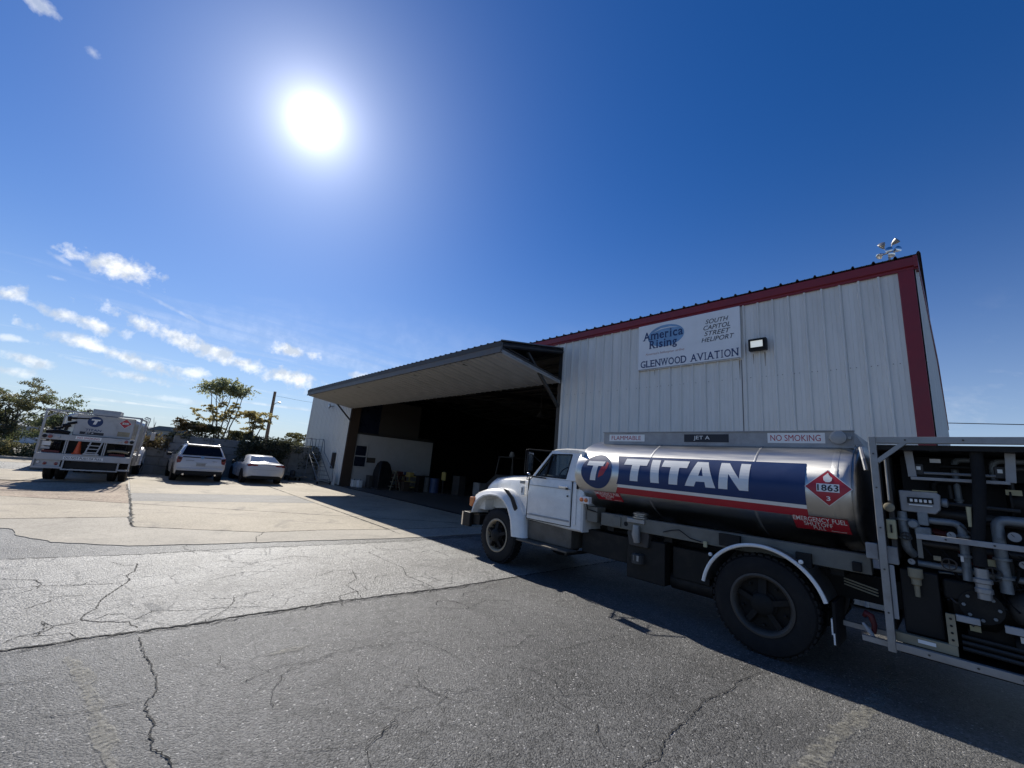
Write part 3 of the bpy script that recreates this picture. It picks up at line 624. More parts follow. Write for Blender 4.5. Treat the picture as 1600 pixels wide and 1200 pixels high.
for x in (DL+3.6, DL+6.6, DR-5.2, DR-2.1):
    D(MB().box(x, x+.035, FY+.2, FY+1.1, FZ0-.05-.12*0, FZ0-.012), 'leaf_stiffener', 'steel_dark').rotation_euler = (0,0,0)
# hangar inside
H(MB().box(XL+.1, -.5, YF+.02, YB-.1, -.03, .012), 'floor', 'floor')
PX = -25.42
H(MB().box(PX-.1, PX, 10.46, 16.05, .013, 3.22), 'partition', 'innerwhite')
H(MB().box(PX-.1, PX+.05, 10.46, 16.1, 3.225, 3.34), 'partition_beam', 'steel_dark')
H(MB().box(PX-.1, PX-.03, 11.85, 14.8, 3.345, 5.6), 'loft_board', 'innertan')
H(MB().box(PX-.1, PX-.03, 10.46, 11.84, 3.345, 5.6), 'loft_window', 'bluepane')
H(MB().box(PX-3, PX-.2, 10.4, 16, 3.4, 3.45), 'loft_floor', 'innertan')
wn = H(MB().box(PX+.002, PX+.03, 10.42+.05, 11.24, 1.24, 1.84), 'window', 'bluepane')
H(MB().box(PX+.002, PX+.03, 10.49, 11.18, 1.9, 2.5), 'window', 'bluepane')
mb = MB()
for z in (1.2, 1.86, 2.54): mb.box(PX+.001, PX+.05, 10.46, 11.28, z-.03, z+.03)
for y in (10.47, 11.25): mb.box(PX+.001, PX+.049, y-.03, y+.03, 1.23, 2.51)
H(mb, 'window_frame', 'innerwhite')
H(MB().box(PX+.001, PX+.02, 11.31, 11.88, 1.5, 1.82), 'notice_board', 'innertan')

# ------------------------------------------------------------------ sign on the wall, floodlight, roof beacon
SY = YF-.05
sign = empty('sign_board', (-4.36, SY, 4.79), 'white sign board reading GLENWOOD AVIATION high on the hangar wall', 'sign')
SO = (-4.36, SY, 4.79)
def SGN(mb, name, m, **k): return mb.build(name, m, sign, SO, **k)
SGN(MB().box(-5.655, -3.06, SY-.03, SY+.015, 4.78, 6.06), 'board', 'signwhite', bevel=.012)
SGN(MB().box(-5.645, -3.07, SY-.0335, SY-.0305, 4.79, 4.81), 'edge_strip', 'greypaint')
fn = lambda d: (lambda a, b: (a, SY-.031-d, b))
SGN(put2d(MB(), disc2d((-4.87, 5.67), .50, .30), fn(.001)), 'emblem', 'logoblue')
sw = [(-5.25,5.80),(-5.0,5.865),(-4.75,5.87),(-4.5,5.84),(-4.75,5.895),(-5.0,5.895)]
SGN(MB().add([fn(.002)(*p) for p in sw], [tuple(range(len(sw)))]), 'emblem_sweep', 'decalwhite')
def serif_text(mb, s, x0, x1, z0, z1, f0, bold=.02, sf=True, wid=.22, cap=None):
    text_on(mb, s, x0, x1, z0, z1, f0, bold)
SER = {'L': ((.16,1),(.16,0)), 'E': ((.1,1),(.1,0)), 'N': ((.1,1),(.1,0),(.9,1)), 'W': ((.08,1),(.5,1),(.93,1)), 'D': ((.1,1),(.1,0)), 'A': ((.06,0),(.94,0)), 'V': ((.06,1),(.94,1)),
       'I': ((.5,0),(.5,1)), 'T': ((.5,0),), 'm': ((.12,0),(.5,0),(.9,0)), 'r': ((.25,0),(.2,1)), 'i': ((.5,0),), 'R': ((.12,0),(.12,1),(.93,0)), 'n': ((.14,0),(.88,0),(.1,1))}
def serif_line(s, x0, x1, z0, h, f0, name, m, bold=.012, lower=.72):
    # letter by letter, with slab serifs at the stroke ends
    wd = {'I': .34, 'L': .62, 'E': .66, 'T': .70, 'W': 1.05, 'O': .82, 'G': .8, 'N': .8, 'A': .82, 'V': .8, 'D': .78, ' ': .42, 'm': .95, 'e': .56, 'r': .44, 'i': .28, 'c': .52, 'a': .54, 'R': .74, 's': .48, 'n': .6, 'g': .56}
    gap = .10; tot = sum(wd[c]+gap for c in s)-gap; k = (x1-x0)/tot; x = x0; mb = MB()
    for c in s:
        w = wd[c]*k
        if c != ' ':
            hh = h if c.isupper() or c == 'i' else h*lower; zz = z0-(h*.24 if c == 'g' else 0); top = z0+hh
            nr = .33 if c == 'I' else .14 if c == 'i' else 0
            text_on(mb, c, x+w*nr, x+w*(1-nr), zz, top, f0, bold if c != 'I' else 0)
            th = h*.085
            for fx, fy in SER.get(c, ()):
                cx = x+w*fx; sw_ = .15*k if c.isupper() else .12*k
                zc = z0 if fy == 0 else top-th if c != 'r' and c != 'n' else z0+h*lower-th
                g = f0(cx, zc); e = -.0012 if True else 0
                mb.add([(cx-sw_, g[1]+e, zc), (cx+sw_, g[1]+e, zc), (cx+sw_, g[1]+e, zc+th), (cx-sw_, g[1]+e, zc+th)], [(0,1,2,3)])
        x += (wd[c]+gap)*k
    SGN(mb, name, m)
serif_line('America', -5.50, -4.40, 5.61, .235, fn(.003), 'lettering', 'decalnavy', .02)
serif_line('Rising', -5.32, -4.56, 5.36, .225, fn(.003), 'lettering', 'decalnavy', .02)
SGN(text_on(MB(), "America's helicopter airline", -5.44, -4.37, 5.165, 5.25, fn(.002), 0, .25), 'lettering', 'logoorange')
serif_line('GLENWOOD AVIATION', -5.575, -3.115, 4.85, .19, fn(.002), 'lettering', 'decalnavy', .012)
for t, a, b, z in (('SOUTH', -3.84, -3.31, 5.76), ('CAPITOL', -3.89, -3.27, 5.605), ('STREET', -3.87, -3.27, 5.455), ('HELIPORT', -3.94, -3.19, 5.30)):
    SGN(text_on(MB(), t, a, b, z, z+.115, fn(.002), .004, .28), 'lettering', 'decalblack')
fl = empty('flood_light', (-2.7, YF-.04, 5.05), 'small black floodlight with lit lens on the white wall beside the sign board', 'floodlight'); FO = (-2.7, YF-.04, 5.05)
MB().prism([(YF-.04,4.90),(YF-.04,5.17),(YF-.16,5.17),(YF-.18,5.15),(YF-.17,4.89)], 'x', -2.88, -2.53).build('housing', 'blackpaint', fl, FO, bevel=.012)
MB().add([(-2.83,YF-.184,5.11),(-2.59,YF-.184,5.11),(-2.59,YF-.179,4.96),(-2.83,YF-.179,4.96)], [(0,1,2,3)]).build('lens', 'lamp', fl, FO)
mb = MB()
for z0, z1 in ((5.112,5.128),(4.94,4.956)): mb.box(-2.85, -2.57, YF-.20, YF-.17, z0, z1)
for x0 in (-2.85, -2.584): mb.box(x0, x0+.014, YF-.20, YF-.17, 4.957, 5.111)
mb.build('bezel', 'blackpaint', fl, FO)
MB().box(-2.76, -2.62, YF-.04, YF+.0, 4.95, 5.12).build('bracket', 'steel_dark', fl, FO)
by = 10.5
bc = empty('roof_beacon', (-.47, by, 6.40), 'cluster of small silver lamp heads on a post at the roof corner', 'beacon'); BO = (-.47, by, 6.40)
MB().tube([(-.47,by,6.40),(-.47,by,6.82)], .018).build('post', 'alum', bc, BO)
MB().tube([(-.60,by,6.80),(-.34,by,6.83)], .014).build('crossarm', 'alum', bc, BO)
for (x, z, d, m) in ((-.59,6.80,(-.05,-.05,-.05),'chrome'),(-.46,6.86,(0,-.08,0),'chrome'),(-.35,6.84,(.05,-.05,0),'chrome'),(-.555,7.0,(-.01,-.05,.04),'stainless_dull'),(-.36,7.02,(.05,-.02,.03),'alum'),(-.45,6.76,(.03,-.06,-.02),'chrome')):
    c = Vector((x, by, z)); d = Vector(d).normalized(); h = MB(); h.tube([c-d*.06, c, c+d*.05, c+d*.055], [.02, .05, .062, .055], 12); h.build('lamp_head', m, bc, BO, smooth=True)
    h = MB(); h.tube([c-d*.05, (-.47, by, 6.82)], .01, 6); h.build('lamp_arm', 'alum', bc, BO)
# ------------------------------------------------------------------ wheels shared by both tankers
def wheel(parent, org, c, rad, w, rim_r, rim_m, hub_m, side=-1, dual=False, lugs=10, name='wheel'):
    """c = centre of the outer face; side = -1 means the outer face looks toward -y"""
    wh = bpy.data.objects.new(name, None); COL.objects.link(wh); wh.parent = parent
    x, y, z = c; s = -side
    prof = [(rim_r, .015), (rad*.72, -.0), (rad*.86, .004), (rad*.95, .018), (rad*.985, .045), (rad, .06), (rad, w*.48), (rad*.985, w*.49), (rad*.985, w*.52), (rad, w*.53), (rad, w-.06), (rad*.96, w-.02), (rad*.75, w), (rim_r, w-.02)]
    mb = MB().lathe([(r, h*s) for r, h in prof], c, 'y', 56, False)
    # tread blocks
    nb = 44
    for k in range(nb):
        a = 2*math.pi*k/nb; ca, sa = math.cos(a), math.sin(a); t = .34*rad*2*math.pi/nb
        for h0, h1, sh in ((.035, w*.42, 0), (w*.58, w-.035, .5)):
            b = a+sh*2*math.pi/nb; ca, sa = math.cos(b), math.sin(b)
            def P(r, h, q): return (x+ca*r-sa*q, y+h*s, z+sa*r+ca*q)
            mb.add([P(rad-.01,h0,-t),P(rad-.01,h0,t),P(rad-.01,h1,t),P(rad-.01,h1,-t),P(rad+.012,h0,-t),P(rad+.012,h0,t),P(rad+.012,h1,t),P(rad+.012,h1,-t)], [(0,3,2,1),(4,5,6,7),(0,1,5,4),(1,2,6,5),(2,3,7,6),(3,0,4,7)])
    mb.build('tyre', 'black', wh, org, smooth=True)
    if dual:
        MB().lathe([(r, (h+w+.06)*s) for r, h in prof], c, 'y', 40, False).build('tyre', 'black', wh, org, smooth=True)
    MB().lathe([(rim_r+.012, .012*s), (rim_r+.018, .0), (rim_r-.005, -.006*s), (rim_r-.02, .004*s), (rim_r-.035, .03*s), (rim_r-.04, .09*s), (rim_r-.05, .20*s)], c, 'y', 48, False).build('rim', rim_m, wh, org, smooth=True)
    MB().lathe([(rim_r-.04, .12*s), (.0001, .13*s)], c, 'y', 32).build('wheel_disc', hub_m, wh, org)
    mb = MB()
    dp = .10 if dual else .035
    mb.lathe([(.15, dp*s+.06*s), (.145, dp*s-.01*s), (.13, dp*s-.02*s), (.12, dp*s-.07*s), (.085, dp*s-.10*s), (.0001, dp*s-.105*s)], c, 'y', 36)
    for k in range(5):
        a = 2*math.pi*k/5+.3
        p0 = Vector((x+math.cos(a)*.10, y+dp*s-.03*s, z+math.sin(a)*.10)); p1 = Vector((x+math.cos(a)*(rim_r-.04), y+dp*s-.0*s, z+math.sin(a)*(rim_r-.04)))
        mb.bar(p0, p1, .085, .06)
    mb.build('hub', hub_m, wh, org, smooth=True)
    mb = MB()
    for k in range(lugs):
        a = 2*math.pi*k/lugs+.3; q = rim_r*.72
        mb.lathe([(.018, -.0*s), (.018, -.035*s), (.008, -.04*s)], (x+math.cos(a)*q, y+dp*s-.0*s, z+math.sin(a)*q), 'y', 6)
    mb.build('lug_nuts', hub_m, wh, org)
    return wh

# ------------------------------------------------------------------ the near fuel truck (heads toward -x, its left side faces us)
TY, TO = 7.0, (-1.66, 7.0, 0)
truck = empty('fuel_truck', TO, 'white cab fuel truck with big stainless tank parked in front of the hangar wall', 'tanker truck', 'aircraft refuelling tankers')
def T(mb, name, m, par=None, **k): return mb.build(name, m, par or truck, TO, **k)
def grp(name, par): o = bpy.data.objects.new(name, None); COL.objects.link(o); o.parent = par; return o
# wheels
wheel(truck, TO, (-6.50, 5.86, .525), .52, .27, .305, 'rim', 'rimdark')
wheel(truck, TO, (-6.50, 8.14, .525), .52, .27, .305, 'rim', 'rimdark', side=1)
wheel(truck, TO, (-1.69, 5.82, .55), .55, .27, .325, 'rimrear', 'rimdark', dual=True)
wheel(truck, TO, (-1.69, 8.18, .55), .55, .27, .325, 'rimrear', 'rimdark', side=1, dual=True)
# chassis
mb = MB()
for y in (6.55, 7.35): mb.box(-7.4, 1.25, y, y+.10, .72, 1.0)
for x in (-6.9, -5.2, -3.6, -2.4, -.4, .9): mb.box(x-.05, x+.05, 6.652, 7.348, .75, .97)
T(mb, 'chassis_frame', 'grease')
mb = MB(); mb.tube([(-1.69,6.1,.55),(-1.69,7.9,.55)], .085, 12); mb.ball((-1.69,7.0,.55), .24, 14); mb.tube([(-1.7,7.0,.58),(-5.0,7.0,.75)], .05, 10); mb.tube([(-6.5,6.1,.5),(-6.5,7.9,.5)], .06, 10)
T(mb, 'axles', 'grease', smooth=True)
mb = MB()
for x in (-6.5, -1.69):
    for y in (6.45, 7.55):
        for j in range(4): mb.box(x-.62+.09*j, x+.62-.09*j, y-.045, y+.045, .64+.022*j-.09, .66+.022*j-.09)
T(mb, 'leaf_springs', 'grease')
mb = MB().box(-3.65, -3.02, 6.10, 6.5, .38, .98); mb.box(-2.95, -2.42, 6.2, 6.5, .52, .95); mb.box(-4.6, -3.7, 6.2, 6.5, .55, .95); T(mb, 'underframe_boxes', 'grease', bevel=.015)
mb = MB().tube([(-3.0,6.35,.47),(-2.4,6.35,.47)], .13, 16); T(mb, 'air_reservoir', 'grease', smooth=True)
mb = MB().box(-5.9, -4.3, 6.6, 7.4, .7, 1.25); mb.box(-7.3, -5.9, 6.55, 7.45, .62, 1.2); T(mb, 'engine_block', 'grease')
# bumper
mb = MB().prism([(-7.66,5.86),(-7.70,5.95),(-7.70,8.05),(-7.66,8.14),(-7.42,8.14),(-7.42,8.05),(-7.60,8.0),(-7.60,6.0),(-7.42,5.95),(-7.42,5.86)], 'z', .55, .855); T(mb, 'bumper', 'blackpaint', bevel=.02)
T(MB().box(-7.700, -7.66, 5.85, 5.862, .56, .85), 'bumper_edge', 'chrome')
mb = MB().box(-7.40, -7.18, 5.95, 6.3, .62, .82); T(mb, 'bumper_bracket', 'grease')
# cab: lower body
cab = grp('cab', truck)
NS, FS = 5.985, 8.015
body = [(-5.86,.94),(-5.87,1.70),(-5.80,1.765),(-4.52,1.755),(-4.485,1.70),(-4.47,1.30),(-4.47,.90),(-4.72,.90)]
def side_y(z): return NS + max(0, (1.18-z))*.02 + (max(0, z-1.55)**2)*.5
rings = []
for t in (0, .015, .985, 1):
    ins = .03 if t in (0, 1) else 0
    rings.append([(x+(ins if x < -5 else -ins), (side_y(z) if t < .5 else 14-side_y(z)) + (0 if t in (0,1) else (.03 if t < .5 else -.03)), z+(ins if z < 1 else -ins)) for x, z in body])
T(MB().loft(rings), 'cab_body', 'truckwhite', cab, smooth=True)
# greenhouse frame, one side after the other: a ring round the side window
outer = [(-5.76,1.745),(-5.345,2.285),(-4.545,2.295),(-4.50,1.745)]
inner = [(-5.645,1.785),(-5.325,2.215),(-4.835,2.225),(-4.885,1.775)]
def gy(z, s): return (NS+.012+(z-1.745)*.20) if s < 0 else (14-(NS+.012+(z-1.745)*.20))
for s in (-1, 1):
    vs = []
    for dy in (0, .055):
        vs += [(x, gy(z, s)-s*dy, z) for x, z in outer]+[(x, gy(z, s)-s*dy, z) for x, z in inner]
    fs = []
    for k in range(4):
        j = (k+1)%4; fs += [(k,j,4+j,4+k), (8+k,12+k,12+j,8+j), (4+k,4+j,12+j,12+k), (k,8+k,8+j,j)]
    T(MB().add(vs, fs), 'window_surround', 'truckwhite', cab, bevel=.012)
    T(MB().add([(x+.0, gy(z, s)-s*.03, z) for x, z in inner], [(0,1,2,3)]), 'side_window', 'glass', cab)
    mb = MB().bar((-5.405, gy(1.78,s)-s*.012, 1.775), (-5.345, gy(2.19,s)-s*.012, 2.195), .028, .03)
    T(mb, 'vent_bar', 'blackpaint', cab)
    mb = MB()
    for k in range(4):
        a, b = inner[k], inner[(k+1)%4]; mb.bar((a[0], gy(a[1],s)-s*.008, a[1]), (b[0], gy(b[1],s)-s*.008, b[1]), .022, .02)
    T(mb, 'window_seal', 'black', cab)
# roof
rr = []
for x, z, i in ((-5.36,2.275,.02),(-5.30,2.325,.03),(-5.0,2.345,0),(-4.7,2.34,0),(-4.53,2.315,.02),(-4.50,2.27,.03)):
    y0 = NS+.105+i; rr.append([(x,y0,2.265),(x,y0-.012,z-.03),(x,y0+.05,z-.004),(x,6.6,z+.02),(x,7.4,z+.02),(x,13.95-y0,z-.004),(x,14.012-y0,z-.03),(x,14-y0,2.265)])
T(MB().loft(rr), 'roof', 'truckwhite', cab, smooth=True)
T(MB().add([(-5.74,6.02,1.75),(-5.74,7.98,1.75),(-5.34,7.87,2.28),(-5.34,6.13,2.28)], [(0,1,2,3)]), 'windscreen', 'glass', cab)
T(MB().add([(-4.525,6.02,1.75),(-4.525,7.98,1.75),(-4.53,7.87,2.28),(-4.53,6.13,2.28)], [(0,1,2,3)]), 'rear_window', 'glass', cab)
for y in (6.05, 7.95): T(MB().box(-4.55, -4.50, y-.06, y+.2 if y < 7 else y+.06, 1.745, 2.28), 'rear_pillar', 'truckwhite', cab)
mb = MB().tube([(-5.3+.16*math.cos(a)*.45, 6.5+.19*math.sin(a), 1.83+.16*math.cos(a)) for a in np.linspace(0, 2*math.pi, 25)], .014, 6, cap=False); mb.tube([(-5.3,6.5,1.83),(-5.55,6.5,1.7)], .02); mb.tube([(-5.3,6.32,1.83),(-5.3,6.68,1.83)], .012)
T(mb, 'steering_wheel', 'black', cab)
mb = MB().prism([(-4.95,1.76),(-4.8,2.03),(-4.68,2.05),(-4.66,1.76)], 'y', 6.15, 7.85); T(mb, 'seat_back', 'seat', cab, bevel=.03)
mb = MB().prism([(-5.8,1.765),(-5.55,1.82),(-5.42,1.80),(-5.42,1.765)], 'y', 6.05, 7.95); T(mb, 'dashboard', 'seat', cab)
# hood
def hood_ring(x, hw, zt, zs, zb, cr):
    L = [(-hw,zb),(-hw,zs),(-hw*.97,zs+(zt-zs)*.55),(-hw*.86,zt-.012),(-hw*.5,zt+cr*.7),(0,zt+cr)]
    L = L+[(-a, b) for a, b in L[-2::-1]]
    return [(x, TY+a, z) for a, z in L]
rings = [hood_ring(-5.82,1.0,1.745,1.58,1.0,.05), hood_ring(-6.15,.93,1.735,1.57,1.0,.05), hood_ring(-6.55,.84,1.715,1.55,1.0,.05), hood_ring(-6.95,.76,1.69,1.52,1.0,.045), hood_ring(-7.22,.70,1.65,1.48,1.0,.04), hood_ring(-7.36,.675,1.58,1.43,1.0,.035), hood_ring(-7.47,.655,1.47,1.38,.98,.02), hood_ring(-7.53,.64,1.36,1.32,.96,.0)]
T(MB().loft(rings), 'hood', 'truckwhite', smooth=True)
T(MB().prism([(-7.535,1.0),(-7.565,1.02),(-7.565,1.27),(-7.535,1.31)], 'y', 6.4, 7.6), 'grille', 'blackpaint')
mb = MB()
for k in range(6): mb.box(-7.58, -7.56, 6.42, 7.58, 1.03+k*.042, 1.045+k*.042)
T(mb, 'grille_bars', 'chrome')
# front wings with their wheel arches
arch = [(-7.345,.865),(-7.28,1.02),(-7.16,1.15),(-7.0,1.24),(-6.8,1.285),(-6.58,1.285),(-6.38,1.22),(-6.22,1.07),(-6.12,.88),(-6.055,.58)]
top = [(-7.44,.865),(-7.455,1.0),(-7.445,1.19),(-7.38,1.275),(-7.22,1.345),(-7.0,1.41),(-6.75,1.45),(-6.48,1.455),(-6.26,1.41),(-6.10,1.31),(-5.97,1.18),(-5.87,.97),(-5.78,.58)]
for s, nm in ((-1, 'wing'), (1, 'wing')):
    def Y(y): return y if s < 0 else 14-y
    # resample the arch and top to equal counts, loft in y
    def res(p, n):
        P = [Vector(q) for q in p]; L = [0]
        for a, b in zip(P, P[1:]): L.append(L[-1]+(b-a).length)
        out = []
        for k in range(n):
            t = L[-1]*k/(n-1); i = max(0, min(len(P)-2, int(np.searchsorted(L, t))-1)); f = (t-L[i])/(L[i+1]-L[i]); out.append(P[i].lerp(P[i+1], max(0, min(1, f))))
        return out
    n = 26; A, B = res(arch, n), res(top, n)
    cols = []
    # section across the wing: lip at the arch, rolled shoulder, then inboard over the top
    for k in range(n):
        a, b = A[k], B[k]; ring = []
        ring.append((a.x, Y(6.30), a.y)); ring.append((a.x, Y(5.90), a.y)); ring.append((a.x+(b.x-a.x)*.02, Y(5.845), a.y+(b.y-a.y)*.02))
        ring.append((a.x+(b.x-a.x)*.18, Y(5.835), a.y+(b.y-a.y)*.18)); ring.append((a.x+(b.x-a.x)*.40, Y(5.865), a.y+(b.y-a.y)*.40)); ring.append((a.x+(b.x-a.x)*.62, Y(5.885), a.y+(b.y-a.y)*.62))
        ring.append((a.x+(b.x-a.x)*.88, Y(5.93), a.y+(b.y-a.y)*.88)); ring.append((b.x, Y(6.0), b.y)); ring.append((b.x*.985-.098, Y(6.12), b.y+.012)); ring.append((b.x*.97-.198, Y(6.36), b.y+.0))
        cols.append(ring)
    T(MB().loft(cols, closed=False, caps=False), nm, 'truckwhite', smooth=True)
    T(MB().prism([(-7.40,.95),(-7.40,1.30),(-7.15,1.34),(-7.12,.95)], 'y', Y(6.02), Y(6.5)), 'lamp_backing', 'truckwhite')
mb = MB().prism([(-7.462,1.0),(-7.462,1.19),(-7.33,1.20),(-7.30,1.12),(-7.38,.985)], 'y', 5.838, 5.99); T(mb, 'turn_signal', 'amber', bevel=.014)
T(MB().box(-7.475, -7.44, 6.05, 6.35, 1.02, 1.2), 'headlight', 'clearlens', bevel=.01)
T(MB().box(-7.475, -7.44, 7.65, 7.95, 1.02, 1.2), 'headlight', 'clearlens', bevel=.01)
mb = MB().prism([(-6.42,1.455),(-6.30,1.44),(-6.12,1.31),(-5.99,1.12),(-6.03,1.06),(-6.07,1.10),(-6.18,1.28),(-6.34,1.40)], 'y', 5.865, 5.915); T(mb, 'wing_vent', 'blackpaint', bevel=.006)
T(MB().box(-6.03, -5.90, 5.955, 5.985, 1.60, 1.665), 'hood_badge', 'alum', bevel=.008)
T(MB().box(-5.965, -5.94, 5.955, 5.985, 1.42, 1.52), 'hood_latch', 'black', bevel=.005)
T(MB().box(-5.99, -5.90, 5.958, 5.99, 1.38, 1.55), 'cowl_vent', 'truckwhite', bevel=.008)
# door
dp = [(-5.795,.965),(-5.80,1.45),(-5.765,1.735),(-4.76,1.745),(-4.735,1.45),(-4.725,.965)]
vs = [(x, side_y(z)-.004-(.0 if z < 1.7 else -.0), z) for x, z in dp]
rg = [[(x, side_y(z)+.02, z) for x, z in dp], [(x, side_y(z)-.008, z) for x, z in dp], [(x+(.014 if x < -5 else -.014), side_y(z)-.014, z+(.014 if z < 1 else -.014 if z > 1.7 else 0)) for x, z in dp]]
dr = T(MB().loft(rg), 'door', 'truckwhite', smooth=True)
mb = MB().box(-5.78, -4.74, NS-.022, NS-.012, 1.03, 1.06); T(mb, 'door_moulding', 'greypaint', dr, bevel=.004)
mb = MB().box(-5.78, -4.74, NS-.016, NS-.010, 1.590, 1.602); T(mb, 'door_crease', 'greypaint', dr)
mb = MB().box(-5.01, -4.80, NS-.03, NS-.008, 1.60, 1.645); T(mb, 'handle', 'chrome', dr, bevel=.008)
mb = MB().box(-4.83, -4.79, NS-.045, NS-.02, 1.585, 1.62); T(mb, 'latch_button', 'black', dr)
T(MB().lathe([(.016,-.018),(.016,0)], (-4.80,NS-.006,1.475), 'y', 10), 'lock', 'black', dr)
mb = MB()
for x, z0, z1 in ((-5.812,.96,1.74),(-4.712,.96,1.74)): mb.box(x-.006, x+.006, NS-.003, NS+.02, z0, z1)
mb.box(-5.81, -4.71, NS-.001, NS+.02, .948, .96); T(mb, 'door_gap', 'black', cab)
T(MB().box(-4.60, -4.56, NS-.03, NS, 1.62, 1.74), 'hinge_latch', 'black', cab, bevel=.008)
T(MB().box(-4.66, -4.60, NS-.012, NS, 1.0, 1.7), 'cab_corner_pillar', 'truckwhite', cab, bevel=.01)
# west-coast mirror
mir = grp('wing_mirror', truck)
mb = MB().tube([(-5.32,6.06,2.27),(-5.60,5.72,2.27),(-5.66,5.70,2.25),(-5.66,5.70,1.82),(-5.6,5.76,1.77),(-5.35,5.98,1.75)], .013, 8); mb.tube([(-5.66,5.70,2.27),(-5.5,6.0,2.03)], .008, 6); mb.tube([(-5.66,5.70,1.82),(-5.72,5.99,1.76)], .012, 6)
mb.tube([(-5.6,5.73,1.78),(-5.55,5.66,1.70),(-5.48,5.66,1.70),(-5.46,5.73,1.76)], .008, 6)
T(mb, 'bracket', 'black', mir)
T(MB().box(-5.635, -5.60, 5.70, 5.86, 1.86, 2.23), 'mirror_head', 'blackpaint', mir, bevel=.012)
T(MB().box(-5.599, -5.595, 5.715, 5.845, 1.88, 2.21), 'mirror_glass', 'chrome', mir)
T(MB().ball((-5.69,5.84,1.80), .035, 10), 'spot_mirror', 'chrome', mir, smooth=True)
mir2 = grp('wing_mirror', truck)
T(MB().tube([(-5.32,7.94,2.27),(-5.66,8.30,2.25),(-5.66,8.30,1.82),(-5.35,8.02,1.75)], .013, 8), 'bracket', 'black', mir2)
T(MB().box(-5.63, -5.585, 8.2, 8.37, 1.86, 2.23), 'mirror_head', 'blackpaint', mir2, bevel=.015)
# step tank beneath the door
T(MB().box(-5.80, -4.72, 6.04, 6.55, .575, .925), 'step_tank', 'stepmetal', bevel=.02)
mb = MB().box(-5.86, -4.62, 5.80, 6.10, .545, .575); T(mb, 'step', 'stepmetal', bevel=.006)
T(MB().box(-4.70, -4.64, 5.84, 6.5, .50, .545), 'step_bracket', 'grease')
# amber lamps behind the cab
sg = grp('signal_box', truck)
T(MB().box(-4.50, -4.30, 5.93, 6.02, 1.39, 1.51), 'housing', 'decalwhite', sg, bevel=.008)
for x in (-4.45, -4.355): T(MB().lathe([(.036,0),(.032,-.02),(.0001,-.03)], (x,5.93,1.452), 'y', 16), 'lamp', 'amber', sg, smooth=True)
T(MB().box(-4.42, -4.2, 6.05, 6.3, 1.10, 1.35), 'cab_mount', 'sill', bevel=.01)
mb = MB().tube([(-4.38,5.98,1.39),(-4.38,6.02,1.3),(-4.2,6.06,1.27)], .012, 6); T(mb, 'cable', 'black')
# tank
TA, TB, TZ = 1.12, .67, 1.90
def ell(t, sc=1., d=0): return TY+(TA*sc+d)*math.cos(t), TZ+(TB*sc+d)*math.sin(t)
NT = 72
def ring(x, sc, d=0): return [(x,)+ell(2*math.pi*k/NT, sc, d) for k in range(NT)]
rings = [ring(-4.74,.02),ring(-4.735,.35),ring(-4.72,.62),ring(-4.70,.80),ring(-4.665,.91),ring(-4.61,.97),ring(-4.54,.995),ring(-4.46,1.)]
for x in np.linspace(-4.2, -1.2, 9): rings.append(ring(float(x), 1.))
rings += [ring(-.92,1.),ring(-.85,.995),ring(-.81,.985),ring(-.785,.97)]
T(MB().loft(rings), 'tank', 'stainless', smooth=True)
rings = [ring(-.80,.955),ring(-.765,.96),ring(-.745,.95),ring(-.735,.93),ring(-.73,.80),ring(-.72,.55),ring(-.715,.02)]
T(MB().loft(rings), 'tank_head', 'stainless_dull', smooth=True)
for x in (-3.22, -1.76):
    T(MB().loft([ring(x-.016,1.,.0),ring(x-.012,1.,.0018),ring(x+.012,1.,.0018),ring(x+.016,1.,.0)], caps=False), 'weld_band', 'seam', smooth=True)
T(MB().loft([ring(-.955,1.,.0),ring(-.95,1.,.002),ring(-.90,1.,.002),ring(-.895,1.,.0)], caps=False), 'end_band', 'stainless', smooth=True)
mb = MB()
for y in (6.42,):
    zt = TZ+TB*math.sqrt(1-((y-TY)/TA)**2)
    mb.tube([(-4.45,y-.16,zt-.085),(-.95,y-.16,zt-.085)], .012, 6)
T(mb, 'tank_rib', 'stainless')
# wraps on the tank side
def onT(d): return lambda x, z: (x, TY-(TA+d)*math.sqrt(max(0, 1-((z-TZ)/(TB+d))**2)), z)
def quad4(p, nx, ny):    # bilinear patch from four corners (TL, TR, BR, BL)
    v, f = grid2d(0,1,0,1,nx,ny); tl, tr, br, bl = [Vector(q) for q in p]
    return [tuple(bl.lerp(br, a).lerp(tl.lerp(tr, a), b)) for a, b in v], f
def bandv(z0a, z0b, z1a, z1b, nx, ny):     # left end hollowed to follow the ring round the emblem
    P, F = grid2d(0,1,0,1,nx,ny); out = []
    for a, b in P:
        zl = z0a+(z1a-z0a)*b; zr = z0b+(z1b-z0b)*b; xl = -4.145+math.sqrt(max(.0, .44**2-((zl-1.955)*1.05)**2)); xl = max(xl, -3.80); x = xl+(-1.20-xl)*a; out.append((x, zl+(zr-zl)*a))
    return out, F
T(put2d(MB(), bandv(1.775,1.745,2.232,2.232,14,16), onT(.003)), 'wrap_band', 'decalblue', smooth=True)
T(put2d(MB(), quad4([(-3.72,1.774),(-1.20,1.744),(-1.20,1.700),(-3.74,1.728)], 12, 3), onT(.003)), 'wrap_stripe', 'decalwhite', smooth=True)
T(put2d(MB(), quad4([(-3.74,1.727),(-1.20,1.699),(-1.20,1.610),(-3.80,1.630)], 12, 4), onT(.003)), 'wrap_stripe', 'decalred', smooth=True)
